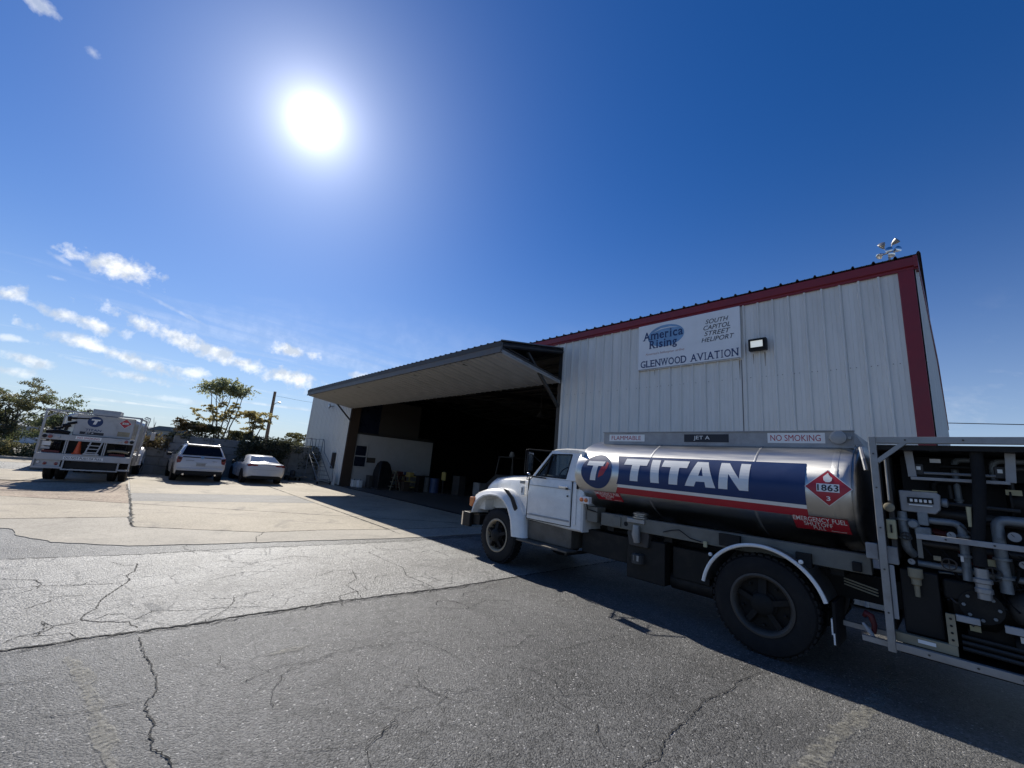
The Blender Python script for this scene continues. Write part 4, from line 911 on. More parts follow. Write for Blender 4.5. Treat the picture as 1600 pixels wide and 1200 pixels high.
# heavy block lettering, one letter a part
def letters(polys, fnn, m, par, name='letter', cuts=9, tf=T):
    for P in polys:
        v, f = cut2d(P[0], P[1], 1, cuts); tf(put2d(MB(), (v, f), fnn), name, m, par)
LZ0, LZ1 = 1.845, 2.192
def LT(x, w, st=.30):
    h = LZ1-LZ0; b = .10; s = w*.34
    return [(x, LZ1), (x+w, LZ1), (x+w-.015, LZ1-b), (x+w/2+s/2, LZ1-b), (x+w/2+s/2-.015, LZ0), (x+w/2-s/2-.015, LZ0), (x+w/2-s/2, LZ1-b), (x-.015, LZ1-b)], [(0,7,6,3,2,1),(6,5,4,3)]
def LT2(x, w): p, _ = LT(x, w); return p, [(0,7,6,3,2,1),(6,5,4,3)]
let = [LT2(-3.615, .40), ([(-3.167,LZ1),(-3.030,LZ1),(-3.011,LZ0),(-3.147,LZ0)][::1], [(0,3,2,1)]), LT2(-2.975, .385)]
x = -2.622; k_ = .763; A1 = ([(x,LZ0),(x+k_*.17,LZ0),(x+k_*.205,LZ0+.07),(x+k_*.36,LZ0+.07),(x+k_*.375,LZ0),(x+k_*.545,LZ0),(x+k_*.385,LZ1),(x+k_*.185,LZ1),(x+k_*.245,LZ0+.15),(x+k_*.285,LZ0+.275),(x+k_*.325,LZ0+.15)],
      [(0,1,2,8,7),(2,3,10,8),(3,4,5,6,10),(7,8,9),(7,9,6),(6,9,10)])
x = -2.168; k_ = .785; N1 = ([(x,LZ0),(x+k_*.145,LZ0),(x+k_*.155,LZ0+.20),(x+k_*.33,LZ0),(x+k_*.465,LZ0),(x+k_*.48,LZ1),(x+k_*.335,LZ1),(x+k_*.325,LZ1-.20),(x+k_*.15,LZ1),(x+k_*.015,LZ1)],
      [(0,1,2,9),(2,8,9),(2,3,7,8),(3,4,7),(7,4,5,6)])
def earfix(P): # plain triangulation through bmesh for safety
    bm = bmesh.new(); vs = [bm.verts.new((a, b, 0)) for a, b in P[0]]
    for f in P[1]: bm.faces.new([vs[i] for i in f])
    bmesh.ops.triangulate(bm, faces=bm.faces); bm.verts.index_update()
    r = ([(v.co.x, v.co.y) for v in bm.verts], [tuple(v.index for v in f.verts) for f in bm.faces]); bm.free(); return r
letters([earfix(p) for p in let+[A1, N1]], onT(.0055), 'decalwhite', None)
# round emblem
cx, cz = -4.145, 1.955
def lens(c, rx, rz, d, m, name, n=12):
    v, f = [], []
    P, F = grid2d(-1,1,-1,1,n*2,n*2); Q = [(c[0]+rx*a*math.sqrt(1-b*b/2), c[1]+rz*b*math.sqrt(1-a*a/2)) for a, b in P]
    T(put2d(MB(), (Q, F), onT(d)), name, m, smooth=True)
lens((cx,cz), .335, .293, .0025, 'decalwhite', 'emblem_ring') if False else None
lens((cx,cz), .307, .284, .003, 'decalblue', 'emblem_disc')
Tp = ([(-4.33,2.125),(-3.99,2.125),(-4.02,2.045),(-4.11,2.045),(-4.155,1.80),(-4.265,1.80),(-4.215,2.045),(-4.345,2.045)], [(0,7,6,3,2,1),(6,5,4,3)])
letters([earfix(Tp)], onT(.0055), 'decalwhite', None, 'emblem_letter')
sw = ([(-4.04,2.045),(-3.98,2.04),(-3.965,2.125),(-3.915,2.10),(-3.93,2.02),(-4.0,1.90),(-4.10,1.85),(-4.08,1.95)], [(0,1,4,5,7),(1,2,3,4),(7,5,6)])
letters([earfix(sw)], onT(.0048), 'decalred', None, 'emblem_flash')
# shut-off notices, hazard diamond
def notice(x0, x1, z0, z1):
    T(put2d(MB(), quad4([(x0,z1),(x1,z1),(x1+.01,z0),(x0+.01,z0)], 4, 6), onT(.0045)), 'notice', 'decalred', smooth=True)
    w = x1-x0; h = z1-z0
    mb = MB(); text_on(mb, 'EMERGENCY FUEL', x0+.015*w, x1-.02*w, z1-h*.37, z1-h*.04, onT(.006), .006, 0, 4); text_on(mb, 'SHUTOFF', x0+.20*w, x1-.28*w, z1-h*.69, z1-h*.41, onT(.006), .006, 0, 4); text_on(mb, 'PULL', x0+.36*w, x1-.42*w, z1-h*.94, z1-h*.71, onT(.006), 0, 0, 4)
    put2d(mb, quad4([(x1-.33*w,z0+h*.10),(x1-.06*w,z0+h*.10),(x1-.06*w,z0+h*.07),(x1-.33*w,z0+h*.07)], 2, 1), onT(.006)); T(mb, 'notice_lettering', 'decalwhite')
notice(-1.37, -.845, 1.465, 1.622); notice(-4.23, -3.73, 1.495, 1.625)
hx, hz = -.985, 1.962
def dia(r, d, m, nm):
    v, f = grid2d(-1,1,-1,1,8,8); Q = [(hx+(a-b)*.5*r, hz+(a+b)*.5*r*.93) for a, b in v]; T(put2d(MB(), (Q, f), onT(d)), nm, m, smooth=True)
dia(.222, .003, 'decalwhite', 'hazard_diamond'); dia(.212, .0042, 'decalred', 'hazard_diamond')
for k in range(4):
    pass
T(put2d(MB(), quad4([(hx-.105,hz+.043),(hx+.105,hz+.043),(hx+.105,hz-.048),(hx-.105,hz-.048)], 2, 4), onT(.0055)), 'hazard_panel', 'decalwhite')
T(text_on(MB(), '1863', hx-.097, hx+.097, hz-.038, hz+.034, onT(.0068), .02, 0, 4), 'hazard_number', 'decalblack')
T(text_on(MB(), '3', hx-.018, hx+.018, hz-.145, hz-.095, onT(.0062), .02, 0, 3), 'hazard_class', 'decalwhite')
fp = ([(-.02,.0),(.02,0),(.045,.02),(.05,.055),(.033,.04),(.024,.075),(.010,.06),(.002,.115),(-.012,.07),(-.026,.085),(-.032,.045),(-.05,.06),(-.043,.02)], [tuple(range(13))])
fp = earfix(([(hx+a*.85, hz+.062+b*.95) for a, b in fp[0]], fp[1])); letters([fp], onT(.0062), 'decalwhite', None, 'hazard_flame', 4)
# boxed walkway on top of the tank with its notices
mb = MB().box(-4.36, -.78, 6.40, 6.44, 2.46, 2.665); mb.box(-4.36, -.78, 7.56, 7.60, 2.46, 2.665); mb.box(-4.36, -4.32, 6.442, 7.558, 2.50, 2.66); mb.box(-.82, -.78, 6.442, 7.558, 2.5, 2.66); T(mb, 'walkway_box', 'greypaint', bevel=.004)
mb = MB().box(-4.37, -.77, 6.385, 6.455, 2.666, 2.68); T(mb, 'walkway_lip', 'alum')
mb = MB().prism([(-.78,2.665),(-.78,2.50),(-.70,2.50)], 'y', 6.39, 6.44); T(mb, 'walkway_end', 'greypaint')
fw = lambda d: (lambda a, b: (a, 6.40-d, b))
def plate(x0, x1, z0, z1, m, t, tx0, tx1, tm, sh=0):
    T(put2d(MB(), grid2d(x0,x1,z0,z1,1,1), fw(.003)), 'notice_plate', m); h = z1-z0
    T(text_on(MB(), t, tx0, tx1, z0+h*.2, z1-h*.2, fw(.0045), 0, sh), 'plate_lettering', tm)
plate(-4.24, -3.54, 2.515, 2.635, 'decalwhite', 'FLAMMABLE', -4.19, -3.61, 'decalred')
plate(-2.86, -2.20, 2.515, 2.635, 'decalblack', 'JET A', -2.71, -2.47, 'decalwhite')
plate(-1.70, -1.06, 2.515, 2.650, 'decalwhite', 'NO SMOKING', -1.665, -1.105, 'decalred')
T(MB().lathe([(.07,-.03),(.085,-.05),(.08,-.075),(.03,-.085),(.0001,-.085)], (-.92,6.40,2.585), 'y', 20), 'filler_cap', 'alum', smooth=True)
T(MB().box(-1.03, -.80, 6.37, 6.40, 2.565, 2.605), 'filler_clamp', 'alum')
T(MB().tube([(-.74,6.42,2.47),(-.70,6.2,2.44),(-.66,5.98,2.30),(-.64,5.93,2.18)], .02, 6), 'vent_pipe', 'alum')
# cream subframe beneath the tank
T(MB().box(-4.10, -.68, 6.02, 6.16, 1.085, 1.285), 'subframe', 'sill', bevel=.01); T(MB().box(-4.10, -.68, 7.84, 7.98, 1.085, 1.285), 'subframe', 'sill', bevel=.01)
for x in (-4.0, -3.0, -2.0, -1.0): T(MB().box(x-.06, x+.06, 6.165, 7.835, 1.0, 1.27), 'cross_bearer', 'grease')
T(MB().box(-3.86, -3.72, 6.0, 6.02, 1.11, 1.26), 'subframe_cover', 'sill', bevel=.006)
T(MB().lathe([(.035,-.004),(.035,.02)], (-3.63,6.02,1.17), 'y', 16), 'subframe_hole', 'black')
T(MB().box(-2.42, -2.37, 5.985, 6.02, 1.05, 1.13), 'marker_lamp', 'yellowbox', bevel=.006)
for x in (-.80,): T(MB().box(x-.04, x+.04, 5.985, 6.02, 1.10, 1.20), 'latch', 'black', bevel=.01)
T(MB().tube([(-3.0,6.0,1.15),(-2.85,5.98,1.2),(-2.75,5.98,1.22),(-2.6,6.0,1.13),(-2.45,6.0,1.11)], .007, 5), 'cable', 'black')
# bottom valve
vv = grp('bottom_valve', truck)
T(MB().lathe([(.12,.0),(.12,.02),(.10,.03),(.10,.05),(.115,.06),(.115,.075),(.08,.09)], (-3.40,6.06,1.285), 'z', 20), 'flange', 'stainless_dull', vv, smooth=True)
T(MB().box(-3.60, -3.30, 5.99, 6.10, 1.205, 1.275), 'valve_bonnet', 'alum', vv, bevel=.012)
T(MB().prism([(-3.57,1.2),(-3.30,1.2),(-3.24,1.05),(-3.27,.86),(-3.58,.86),(-3.62,1.05)], 'y', 6.04, 6.16), 'valve_guard', 'steel_dark', vv, bevel=.02)
T(MB().tube([(-3.43,5.99,1.18),(-3.43,5.98,1.05),(-3.42,6.0,.93)], [.05,.065,.05], 12), 'valve_body', 'alum', vv, smooth=True)
T(MB().lathe([(.10,0),(.10,.12),(.08,.14)], (-3.44,6.08,.62), 'z', 16), 'coupling', 'steel_dark', vv, smooth=True)
T(MB().box(-3.47, -3.38, 5.985, 6.0, .66, .74), 'coupling_tag', 'alum', vv)
# rear mudguard
mg = grp('mudguard', truck)
def arcp(r, a0, a1, n, y): return [(-1.69-r*math.cos(a), y, .55+r*math.sin(a)) for a in np.linspace(a0, a1, n)]
a0, a1 = R(10), R(163)
rg = [[p, (q[0], q[1], q[2])] for p, q in zip(arcp(.66,a0,a1,30,5.775), arcp(.66,a0,a1,30,6.40))]
mb = MB(); vs = []
for aa in np.linspace(a0, a1, 30):
    c, s_ = math.cos(aa), math.sin(aa); vs.append([(-1.69-r*c, y, .55+r*s_) for r, y in ((.655,5.79),(.668,5.79),(.668,6.40),(.655,6.40))])
T(MB().loft(vs), 'guard_sheet', 'stainless_dull', mg, smooth=True)
T(MB().tube(arcp(.662,a0,a1,36,5.783), .022, 8), 'guard_lip', 'truckwhite', mg, smooth=True)
T(MB().lathe([(.025,0),(.022,-.02),(.0001,-.025)], (-2.29,5.9,.99), 'y', 12), 'marker_lamp', 'clearlens', mg); T(MB().lathe([(.025,0),(.022,-.02),(.0001,-.025)], (-1.26,5.78,1.12), 'y', 12), 'marker_lamp', 'clearlens', mg)
T(MB().box(-2.2, -1.95, 5.95, 6.1, 1.12, 1.27), 'guard_bracket', 'grease', mg); T(MB().box(-1.35, -1.2, 5.96, 6.1, 1.05, 1.2), 'guard_bracket', 'grease', mg)
T(MB().box(-1.03, -1.0, 5.9, 6.42, .30, .75), 'mud_flap', 'black', bevel=.005); T(MB().box(-1.045, -1.031, 5.9, 5.99, .42, .58), 'flap_reflector', 'decalwhite'); T(MB().box(-1.03, -1.015, 5.89, 5.90, .33, .44), 'flap_reflector', 'decalwhite')
# pumping module at the back
pm = grp('pump_module', truck)
def Pm(mb, n, m, **k): return T(mb, n, m, pm, **k)
XE = 1.28; fy = 5.77
Pm(MB().box(-.585, -.525, fy, fy+.06, .45, 2.53), 'post', 'alum', bevel=.004); Pm(MB().box(XE-.06, XE, fy, fy+.06, .45, 2.46), 'post', 'alum', bevel=.004)
Pm(MB().box(-.585, XE, fy, fy+.06, 2.465, 2.53), 'top_rail', 'alum', bevel=.004) if False else Pm(MB().box(-.524, XE, fy, fy+.06, 2.462, 2.528), 'top_rail', 'alum', bevel=.004)
Pm(MB().bar((-.53,fy+.03,2.27), (-.30,fy+.03,2.48), .055, .04), 'corner_brace', 'alum')
Pm(MB().box(-.75, XE, fy-.01, fy+.05, .482, .545), 'bottom_rail', 'alum', bevel=.004) if False else Pm(MB().box(-.524, XE, fy-.01, fy+.05, .482, .548), 'bottom_rail', 'alum', bevel=.004)
Pm(MB().box(-.78, -.587, fy+.05, fy+.10, .475, .525), 'bottom_rail', 'alum'); Pm(MB().box(-.97, -.587, fy+.33, fy+.38, .505, .555), 'cross_rail', 'alum')
Pm(MB().box(-.585, XE, 8.19, 8.23, .45, 2.45), 'back_sheet', 'blackpaint'); Pm(MB().box(-.60, -.57, 6.55, 8.18, .5, 2.45), 'bulkhead', 'blackpaint'); Pm(MB().box(-.58, XE, fy+.07, 8.18, 2.40, 2.45), 'roof_sheet', 'blackpaint'); Pm(MB().box(-.5, XE, 5.86, 8.18, .45, .49), 'floor_sheet', 'grease')
Pm(MB().box(-.40, XE, 6.55, 6.60, .5, 2.39), 'backing_panel', 'blackpaint'); Pm(MB().box(XE-.03, XE, 5.85, 8.18, .5, 2.4), 'bulkhead', 'blackpaint')
Pm(MB().box(-.49, -.45, 5.90, 6.3, 1.3, 2.35), 'side_panel', 'steel_dark')
# U shaped bracket with its lamps and tube
mb = MB(); mb.bar((-.30,6.0,2.44), (-.285,6.0,2.14), .065, .03); mb.bar((-.30,6.0,2.125), (.36,6.0,2.125), .06, .03); mb.bar((.385,6.0,2.40), (.365,6.0,2.13), .065, .03); Pm(mb, 'reel_bracket', 'greypaint', bevel=.004)
Pm(MB().tube([(-.20,6.03,2.185),(.28,6.03,2.185)], .014, 8), 'roller', 'alum')
for x in (-.235, .31):
    Pm(MB().box(x-.035, x+.035, 6.03, 6.10, 2.165, 2.275), 'work_lamp', 'steel_dark', bevel=.006); Pm(MB().box(x-.016, x+.016, 6.022, 6.031, 2.215, 2.25), 'lamp_lens', 'clearlens')
# hose reel deep inside
Pm(MB().lathe([(.05,-.2),(.30,-.2),(.30,-.185),(.20,-.18),(.20,.18),(.30,.185),(.30,.2),(.05,.2)], (.55,6.42,1.95), 'x', 28), 'hose_reel', 'grease', smooth=True)
# register (meter) box
Pm(MB().prism([(-.405,1.995),(-.13,1.995),(-.10,1.97),(-.11,1.83),(-.15,1.78),(-.40,1.785)], 'y', 5.97, 6.10), 'meter_box', 'greypaint', bevel=.012)
Pm(MB().prism([(-.345,1.93),(-.155,1.935),(-.155,1.875),(-.345,1.87)], 'y', 5.962, 5.975), 'meter_window', 'blackpaint')
for k in range(5):
    Pm(MB().box(-.325+k*.034, -.303+k*.034, 5.957, 5.966, 1.885, 1.915), 'digit_wheel', 'clearlens', bevel=.004)
Pm(MB().box(-.335, -.165, 5.955, 5.965, 1.85, 1.862), 'meter_scale', 'decalwhite'); Pm(MB().box(-.30, -.12, 5.965, 6.09, 1.995, 2.005), 'meter_lid', 'yellowbox')
Pm(MB().lathe([(.03,0),(.045,.02),(.045,.05),(.02,.06)], (-.11,6.03,1.90), 'x', 14), 'shaft_knob', 'palepipe', smooth=True)
Pm(MB().tube([(-.08,6.08,1.895),(.40,6.12,1.88)], .018, 8), 'shaft', 'steel_dark', smooth=True)
# switch box, knob, standpipes at the left
Pm(MB().lathe([(.045,0),(.045,-.02),(.03,-.03),(.0001,-.032)], (-.48,5.86,1.81), 'y', 18), 'knob', 'tancast', smooth=True); Pm(MB().tube([(-.48,5.87,1.78),(-.47,5.9,1.72)], .012, 6), 'knob_stem', 'steel_dark')
Pm(MB().box(-.515, -.44, 5.83, 5.90, 1.50, 1.69), 'switch_box', 'yellowbox', bevel=.012); Pm(MB().box(-.484, -.470, 5.815, 5.83, 1.56, 1.64), 'switch_lever', 'black')
Pm(MB().tube([(-.475,5.86,2.30),(-.475,5.86,1.88)], .010, 6), 'conduit', 'alum'); Pm(MB().box(-.525, -.49, 5.86, 5.90, .74, 1.24), 'conduit_cover', 'innerwhite', bevel=.006); Pm(MB().box(-.53, -.45, 5.87, 5.95, 1.25, 1.42), 'junction', 'greypaint', bevel=.01)
Pm(MB().box(-.70, -.60, 5.87, 5.93, 1.27, 1.43), 'socket_box', 'greypaint', bevel=.012)
# pipework
def pipe(pts, r, m='palepipe', name='pipe', n=12):
    P = [Vector(p) for p in pts]; out = [P[0]]
    for i in range(1, len(P)-1):
        a = (P[i-1]-P[i]); b = (P[i+1]-P[i]); d = min(.07, a.length*.45, b.length*.45); a.normalize(); b.normalize(); p0 = P[i]+a*d; p1 = P[i]+b*d
        for t in np.linspace(0, 1, 6): out.append((p0*(1-t)+P[i]*t)*(1-t)+(P[i]*(1-t)+p1*t)*t)
    out.append(P[-1]); Pm(MB().tube(out, r, n), name, m, smooth=True)
def flange(c, r, ax, m='palepipe'): Pm(MB().lathe([(r,-.012),(r,.012)], c, ax, 16), 'flange', m, bevel=.003)
pipe([(-.40,6.0,1.78),(-.395,6.0,1.60),(-.39,6.02,1.42),(-.35,6.1,1.36)], .040); flange((-.40,6.0,1.70), .056, 'z'); flange((-.395,6.0,1.52), .056, 'z')
Pm(MB().ball((-.32,5.99,1.665), .05, 14), 'valve_ball', 'palepipe', smooth=True); flange((-.32,5.945,1.665), .035, 'y')
Pm(MB().box(-.285, -.205, 5.97, 6.05, 1.66, 1.80), 'valve_block', 'palepipe', bevel=.012); Pm(MB().box(-.315, -.195, 5.96, 6.06, 1.565, 1.645), 'valve_block', 'palepipe', bevel=.012)
pipe([(-.21,6.02,1.715),(.015,6.02,1.715),(.015,6.02,1.52),(.01,6.0,1.20)], .033); flange((.015,6.02,1.60), .047, 'z'); flange((.01,6.0,1.42), .047, 'z')
pipe([(.24,6.0,1.15),(.238,6.0,1.50),(.24,6.0,1.785),(.95,6.0,1.785)], .042); flange((.24,6.0,1.44), .06, 'z'); flange((.238,6.0,1.28), .06, 'z'); flange((.52,6.0,1.785), .06, 'x')
pipe([(.70,6.0,1.785),(.70,6.05,1.2),(.72,6.1,.9)], .045); pipe([(-.32,6.05,1.285),(.0,6.05,1.285),(.3,6.1,1.27),(1.1,6.1,1.27)], .030)
pipe([(-.3,6.25,1.80),(.9,6.25,1.74)], .055, 'steel_dark'); pipe([(-.28,6.12,1.48),(.9,6.12,1.48)], .03, 'steel_dark'); pipe([(-.2,6.3,1.60),(.1,6.3,1.55),(.3,6.35,1.3)], .04, 'hosered')
# struts, hose and coupling
Pm(MB().box(-.30, 1.2, 5.80, 5.84, 1.535, 1.585), 'middle_rail', 'greypaint', bevel=.004); Pm(MB().box(-.30, -.265, 5.805, 5.845, 1.36, 1.534), 'rail_bracket', 'sill')
Pm(MB().tube([(.175,5.93,2.42),(.165,5.90,2.1),(.14,5.88,1.85),(.105,5.87,1.6),(.10,5.87,1.36)], .046, 14), 'hose', 'black', smooth=True)
mb = MB().lathe([(.047,.0),(.047,.05),(.058,.055),(.058,.09),(.05,.10),(.05,.13),(.062,.14),(.062,.17),(.045,.18),(.045,.26)], (.10,5.88,1.08), 'z', 18); Pm(mb, 'hose_coupling', 'alum', smooth=True)
Pm(MB().tube([(.075,5.86,2.0-.12),(.07,5.855,1.70)], [.018,.012], 8), 'pull_cord_toggle', 'yellowbox')
# pump, box, base
Pm(MB().box(-.46, -.185, 5.96, 6.3, .62, 1.22), 'filter_case', 'blackpaint', bevel=.02); Pm(MB().lathe([(.055,0),(.055,-.08),(.038,-.1),(.038,-.15),(.022,-.16),(.02,-.26),(.0001,-.262)], (-.34,5.90,1.245), 'z', 16), 'drain_valve', 'tancast', smooth=True)
Pm(MB().lathe([(.17,0),(.22,.04),(.24,.14),(.22,.3),(.15,.36),(.15,.44),(.24,.46),(.26,.62),(.20,.74),(.0001,.76)], (-.15,6.25,.98), 'x', 26), 'pump', 'grease', smooth=True)
Pm(MB().box(-.17, .05, 6.0, 6.2, 1.0, 1.19), 'pump_housing', 'grease', bevel=.03); Pm(MB().ball((.38,6.12,1.02), .16, 18), 'pump', 'steel_dark', smooth=True); Pm(MB().ball((.62,6.15,.86), .2, 18), 'pump', 'grease', smooth=True)
for k in range(8):
    a = k*math.pi/4; Pm(MB().lathe([(.014,-.02),(.014,.0)], (.07+.11*math.cos(a),5.99,.99+.11*math.sin(a)), 'y', 6), 'bolt', 'palepipe')
flange((.07,6.0,.99), .145, 'y', 'grease')
Pm(MB().box(-.525, -.11, 5.83, 5.90, .55, .635), 'base_board', 'tancast', bevel=.006); Pm(MB().box(-.37, -.25, 5.822, 5.829, .585, .615), 'reflector', 'decalwhite')
pb = MB().box(-.165, -.105, 5.835, 5.875, .636, .90); Pm(pb, 'perforated_post', 'tancast'); 
for z in (.68,.74,.80,.86): Pm(MB().lathe([(.010,-.003),(.010,.0)], (-.135,5.834,z), 'y', 10), 'post_hole', 'black')
Pm(MB().box(-.10, .05, 5.85, 5.89, .85, .905), 'lower_rail', 'greypaint', bevel=.004); Pm(MB().box(.19, 1.2, 5.85, 5.89, .84, .90), 'lower_rail', 'greypaint', bevel=.004)
for k in range(3): Pm(MB().tube([(-.08,6.0+.06*k,.60+.04*k),(1.2,6.0+.06*k,.57+.04*k)], .018, 6), 'cable_tray', 'steel_dark')
for k in range(5):
    y = 6.1+.05*k; Pm(MB().tube([(-.30+.12*k,y,1.5),(-.22+.12*k,y-.05,1.38),(-.1+.1*k,y,1.30),(.0+.1*k,y+.05,1.10)], .011, 6), 'wire', 'hosered' if k == 2 else 'black')
Pm(MB().box(-.02, .0, 5.95, 5.96, 1.37, 1.42), 'hang_tag', 'decalwhite'); Pm(MB().box(.13, .24, 6.02, 6.05, 1.36, 1.42), 'hang_tag', 'yellowbox'); Pm(MB().box(-.20, -.15, 5.9, 5.95, 1.35, 1.39), 'tan_fitting', 'tancast')
# denser plumbing, gauges and fittings packed into the module
prd = random.Random(5)
for k in range(26):
    x = prd.uniform(-.38, 1.05); y = prd.uniform(6.15, 6.5); z = prd.uniform(.6, 2.3); m = prd.choice(['steel_dark','grease','palepipe','steel_dark','stainless_dull']); L = prd.uniform(.15,.5)
    if prd.random() < .5: pipe([(x,y,z),(x,y,min(2.35,z+L)),(x+prd.uniform(.1,.3),y+.02,min(2.35,z+L))], prd.uniform(.012,.03), m)
    else: pipe([(x,y,z),(x+L,y,z),(x+L,y-.03,z-prd.uniform(.1,.25))], prd.uniform(.012,.03), m)
    flange((x,y,z+.03), prd.uniform(.025,.05), 'z', m)
for x, y, z, r_ in ((-.06,5.93,1.60,.035),(.33,5.95,1.65,.045),(.36,5.94,1.42,.035),(-.36,5.95,1.30,.03),(.55,5.95,1.60,.05)):
    Pm(MB().lathe([(r_,-.02),(r_*1.08,-.015),(r_*1.08,.01),(r_*.4,.02)], (x,y,z), 'y', 18), 'gauge_case', 'blackpaint'); Pm(MB().lathe([(r_*.9,-.0215),(.0001,-.0216)], (x,y,z), 'y', 18), 'gauge_dial', 'greypaint'); Pm(MB().bar((x,y-.0235,z),(x-r_*.4,y-.0235,z+r_*.5),.004), 'gauge_needle', 'black')
for x, y, z, r_, m in ((-.10,5.93,1.33,.05,'steel_dark'),(.17,5.95,1.30,.055,'steel_dark'),(.46,5.95,1.33,.06,'toolyellow'),(-.38,5.94,1.54,.035,'steel_dark')):
    Pm(MB().tube([(x+r_*math.cos(a),y,z+r_*math.sin(a)) for a in np.linspace(0,2*math.pi,19)], .007, 6, cap=False), 'hand_wheel', m); Pm(MB().bar((x-r_,y,z),(x+r_,y,z),.008), 'wheel_spoke', m); Pm(MB().bar((x,y,z-r_),(x,y,z+r_),.008), 'wheel_spoke', m); Pm(MB().tube([(x,y,z),(x,y+.12,z)], .012, 6), 'valve_stem', 'steel_dark')
for k in range(16):
    x = prd.uniform(-.35,.9); z = prd.uniform(1.0,1.75); pts = [(x,6.0+prd.uniform(0,.12),z)]
    for j in range(4): pts.append((pts[-1][0]+prd.uniform(-.05,.14), 5.97+prd.uniform(0,.15), pts[-1][2]-prd.uniform(-.03,.12)))
    Pm(MB().tube(pts, prd.uniform(.006,.011), 5), 'loose_hose', prd.choice(['black','black','steel_dark']), smooth=True)
for x, z, w, h, m in ((-.40,1.99,.0,.0,'decalwhite'),(.28,.74,.12,.05,'decalwhite'),(-.02,.75,.07,.05,'yellowbox'),(.62,1.43,.10,.06,'decalwhite'),(-.27,1.05,.06,.08,'greypaint'),(.33,2.02,.10,.05,'yellowbox'),(-.15,2.30,.08,.04,'decalwhite')):
    if w: Pm(MB().box(x, x+w, 6.10 if z < 1 else 6.14, 6.105 if z < 1 else 6.145, z, z+h), 'label_plate', m)
for x, z in ((-.555,2.35),(-.555,2.0),(-.555,1.6),(-.555,1.2),(-.555,.8),(-.3,2.495),(.1,2.495),(.5,2.495),(-.3,.515),(.0,.515),(.25,.515),(-.1,1.56),(.2,1.56)):
    Pm(MB().lathe([(.009,-.007),(.009,.0)], (x,fy-.0+(.0 if z > 2 or x < -.5 else -.01 if z < .6 else .03),z), 'y', 6), 'bolt', 'steel_dark')
Pm(MB().lathe([(.0001,-.25),(.09,-.22),(.11,-.15),(.11,.15),(.09,.22),(.0001,.25)], (.62,6.3,1.55), 'x', 18), 'filter_bowl', 'steel_dark', smooth=True); Pm(MB().box(-.05,.35,6.25,6.5,.52,.82), 'motor_case', 'grease', bevel=.02); Pm(MB().lathe([(.12,-.3),(.13,-.28),(.13,.28),(.12,.3)], (.55,6.25,.68), 'x', 18), 'motor', 'grease', smooth=True)
gun = grp('nozzle', truck)
T(MB().tube([(-.78,6.05,.66),(-.76,6.03,.70),(-.72,6.02,.68),(-.70,6.02,.60),(-.71,6.02,.52)], [.02,.03,.03,.025,.02], 10), 'nozzle_grip', 'hosered', gun, smooth=True)
T(MB().tube([(-.79,6.0,.60),(-.74,5.98,.54),(-.69,5.98,.47)], [.012,.022,.01], 8), 'nozzle_lever', 'innerwhite', gun, smooth=True)
for k in range(3): T(MB().tube([(-.95,6.2,.98-.03*k),(-.66,6.15,.93-.03*k)], .008, 5), 'brake_line', 'tancast')
# ------------------------------------------------------------------ second tanker, seen from behind (local frame: rear plane x = 0, heads toward -x)
LO = (0, 0, 0)
t2 = empty('fuel_truck', (-22.35, -1.0, 0), 'fuel truck parked with its open equipment bays and square steel back toward us', 'tanker truck', 'aircraft refuelling tankers', R(-5.5))
def U(mb, name, m, par=None, **k): return mb.build(name, m, par or t2, LO, **k)
for yy, sd in ((-1.06, -1), (1.06, 1)): wheel(t2, LO, (-1.5, yy+(-.12 if sd < 0 else .12), .52), .52, .26, .30, 'rimrear', 'rimdark', side=sd, dual=True)
for yy, sd in ((-1.13, -1), (1.20, 1)): wheel(t2, LO, (-6.1, yy, .52), .52, .26, .30, 'rim', 'rimdark', side=sd)
mb = MB()
for y in (-.45, .38): mb.box(-7, -.1, y, y+.08, .68, .9)
U(mb, 'chassis_frame', 'grease')
U(MB().tube([(-1.5,-.9,.52),(-1.5,.9,.52)], .09, 10).ball((-1.5,0,.52), .24, 12), 'axle', 'grease', smooth=True)
U(MB().box(-.12, -.02, -1.30, 1.30, .80, 1.03), 'bumper_plate', 't2grey', bevel=.006)
U(MB().box(-.10, -.03, -1.30, -.56, .50, .56), 'lower_rail', 't2grey'); U(MB().box(-.10, -.03, .98, 1.32, .50, .56), 'lower_rail', 't2grey'); U(MB().box(-.10, -.03, -.56, .98, .455, .50), 'step_rail', 't2grey')
for y in (-1.30, -.56, .94, 1.26): U(MB().box(-.10, -.03, y, y+.045, .561 if y < -.9 or y > 1.2 else .501, .799), 'bumper_post', 't2grey')
U(MB().box(-.5, -.12, -1.24, -.62, .55, .79), 'lamp_box', 't2grey'); U(MB().box(-.42, -.13, -.5, .92, .52, .78), 'step_well', 'blackpaint')
for y in (-1.0, -.72): U(MB().lathe([(.055,0),(.05,.02),(.0001,.03)], (-.115,y,.665), 'x', 14), 'tail_lamp', 'redlens')
U(MB().lathe([(.045,0),(.04,.02),(.0001,.03)], (-.095,-1.17,.70), 'x', 14), 'reverse_lamp', 'lamp' if False else 'clearlens')
fx = lambda d: (lambda a, b: (-.02+d, a, b))
U(put2d(MB(), grid2d(-.56,.50,.845,.955,1,1), fx(.003)), 'notice_plate', 'decalwhite'); U(text_on(MB(), 'DO NOT PUSH OR PULL', -.53, .47, .862, .938, fx(.005), .012), 'plate_lettering', 'decalblack')
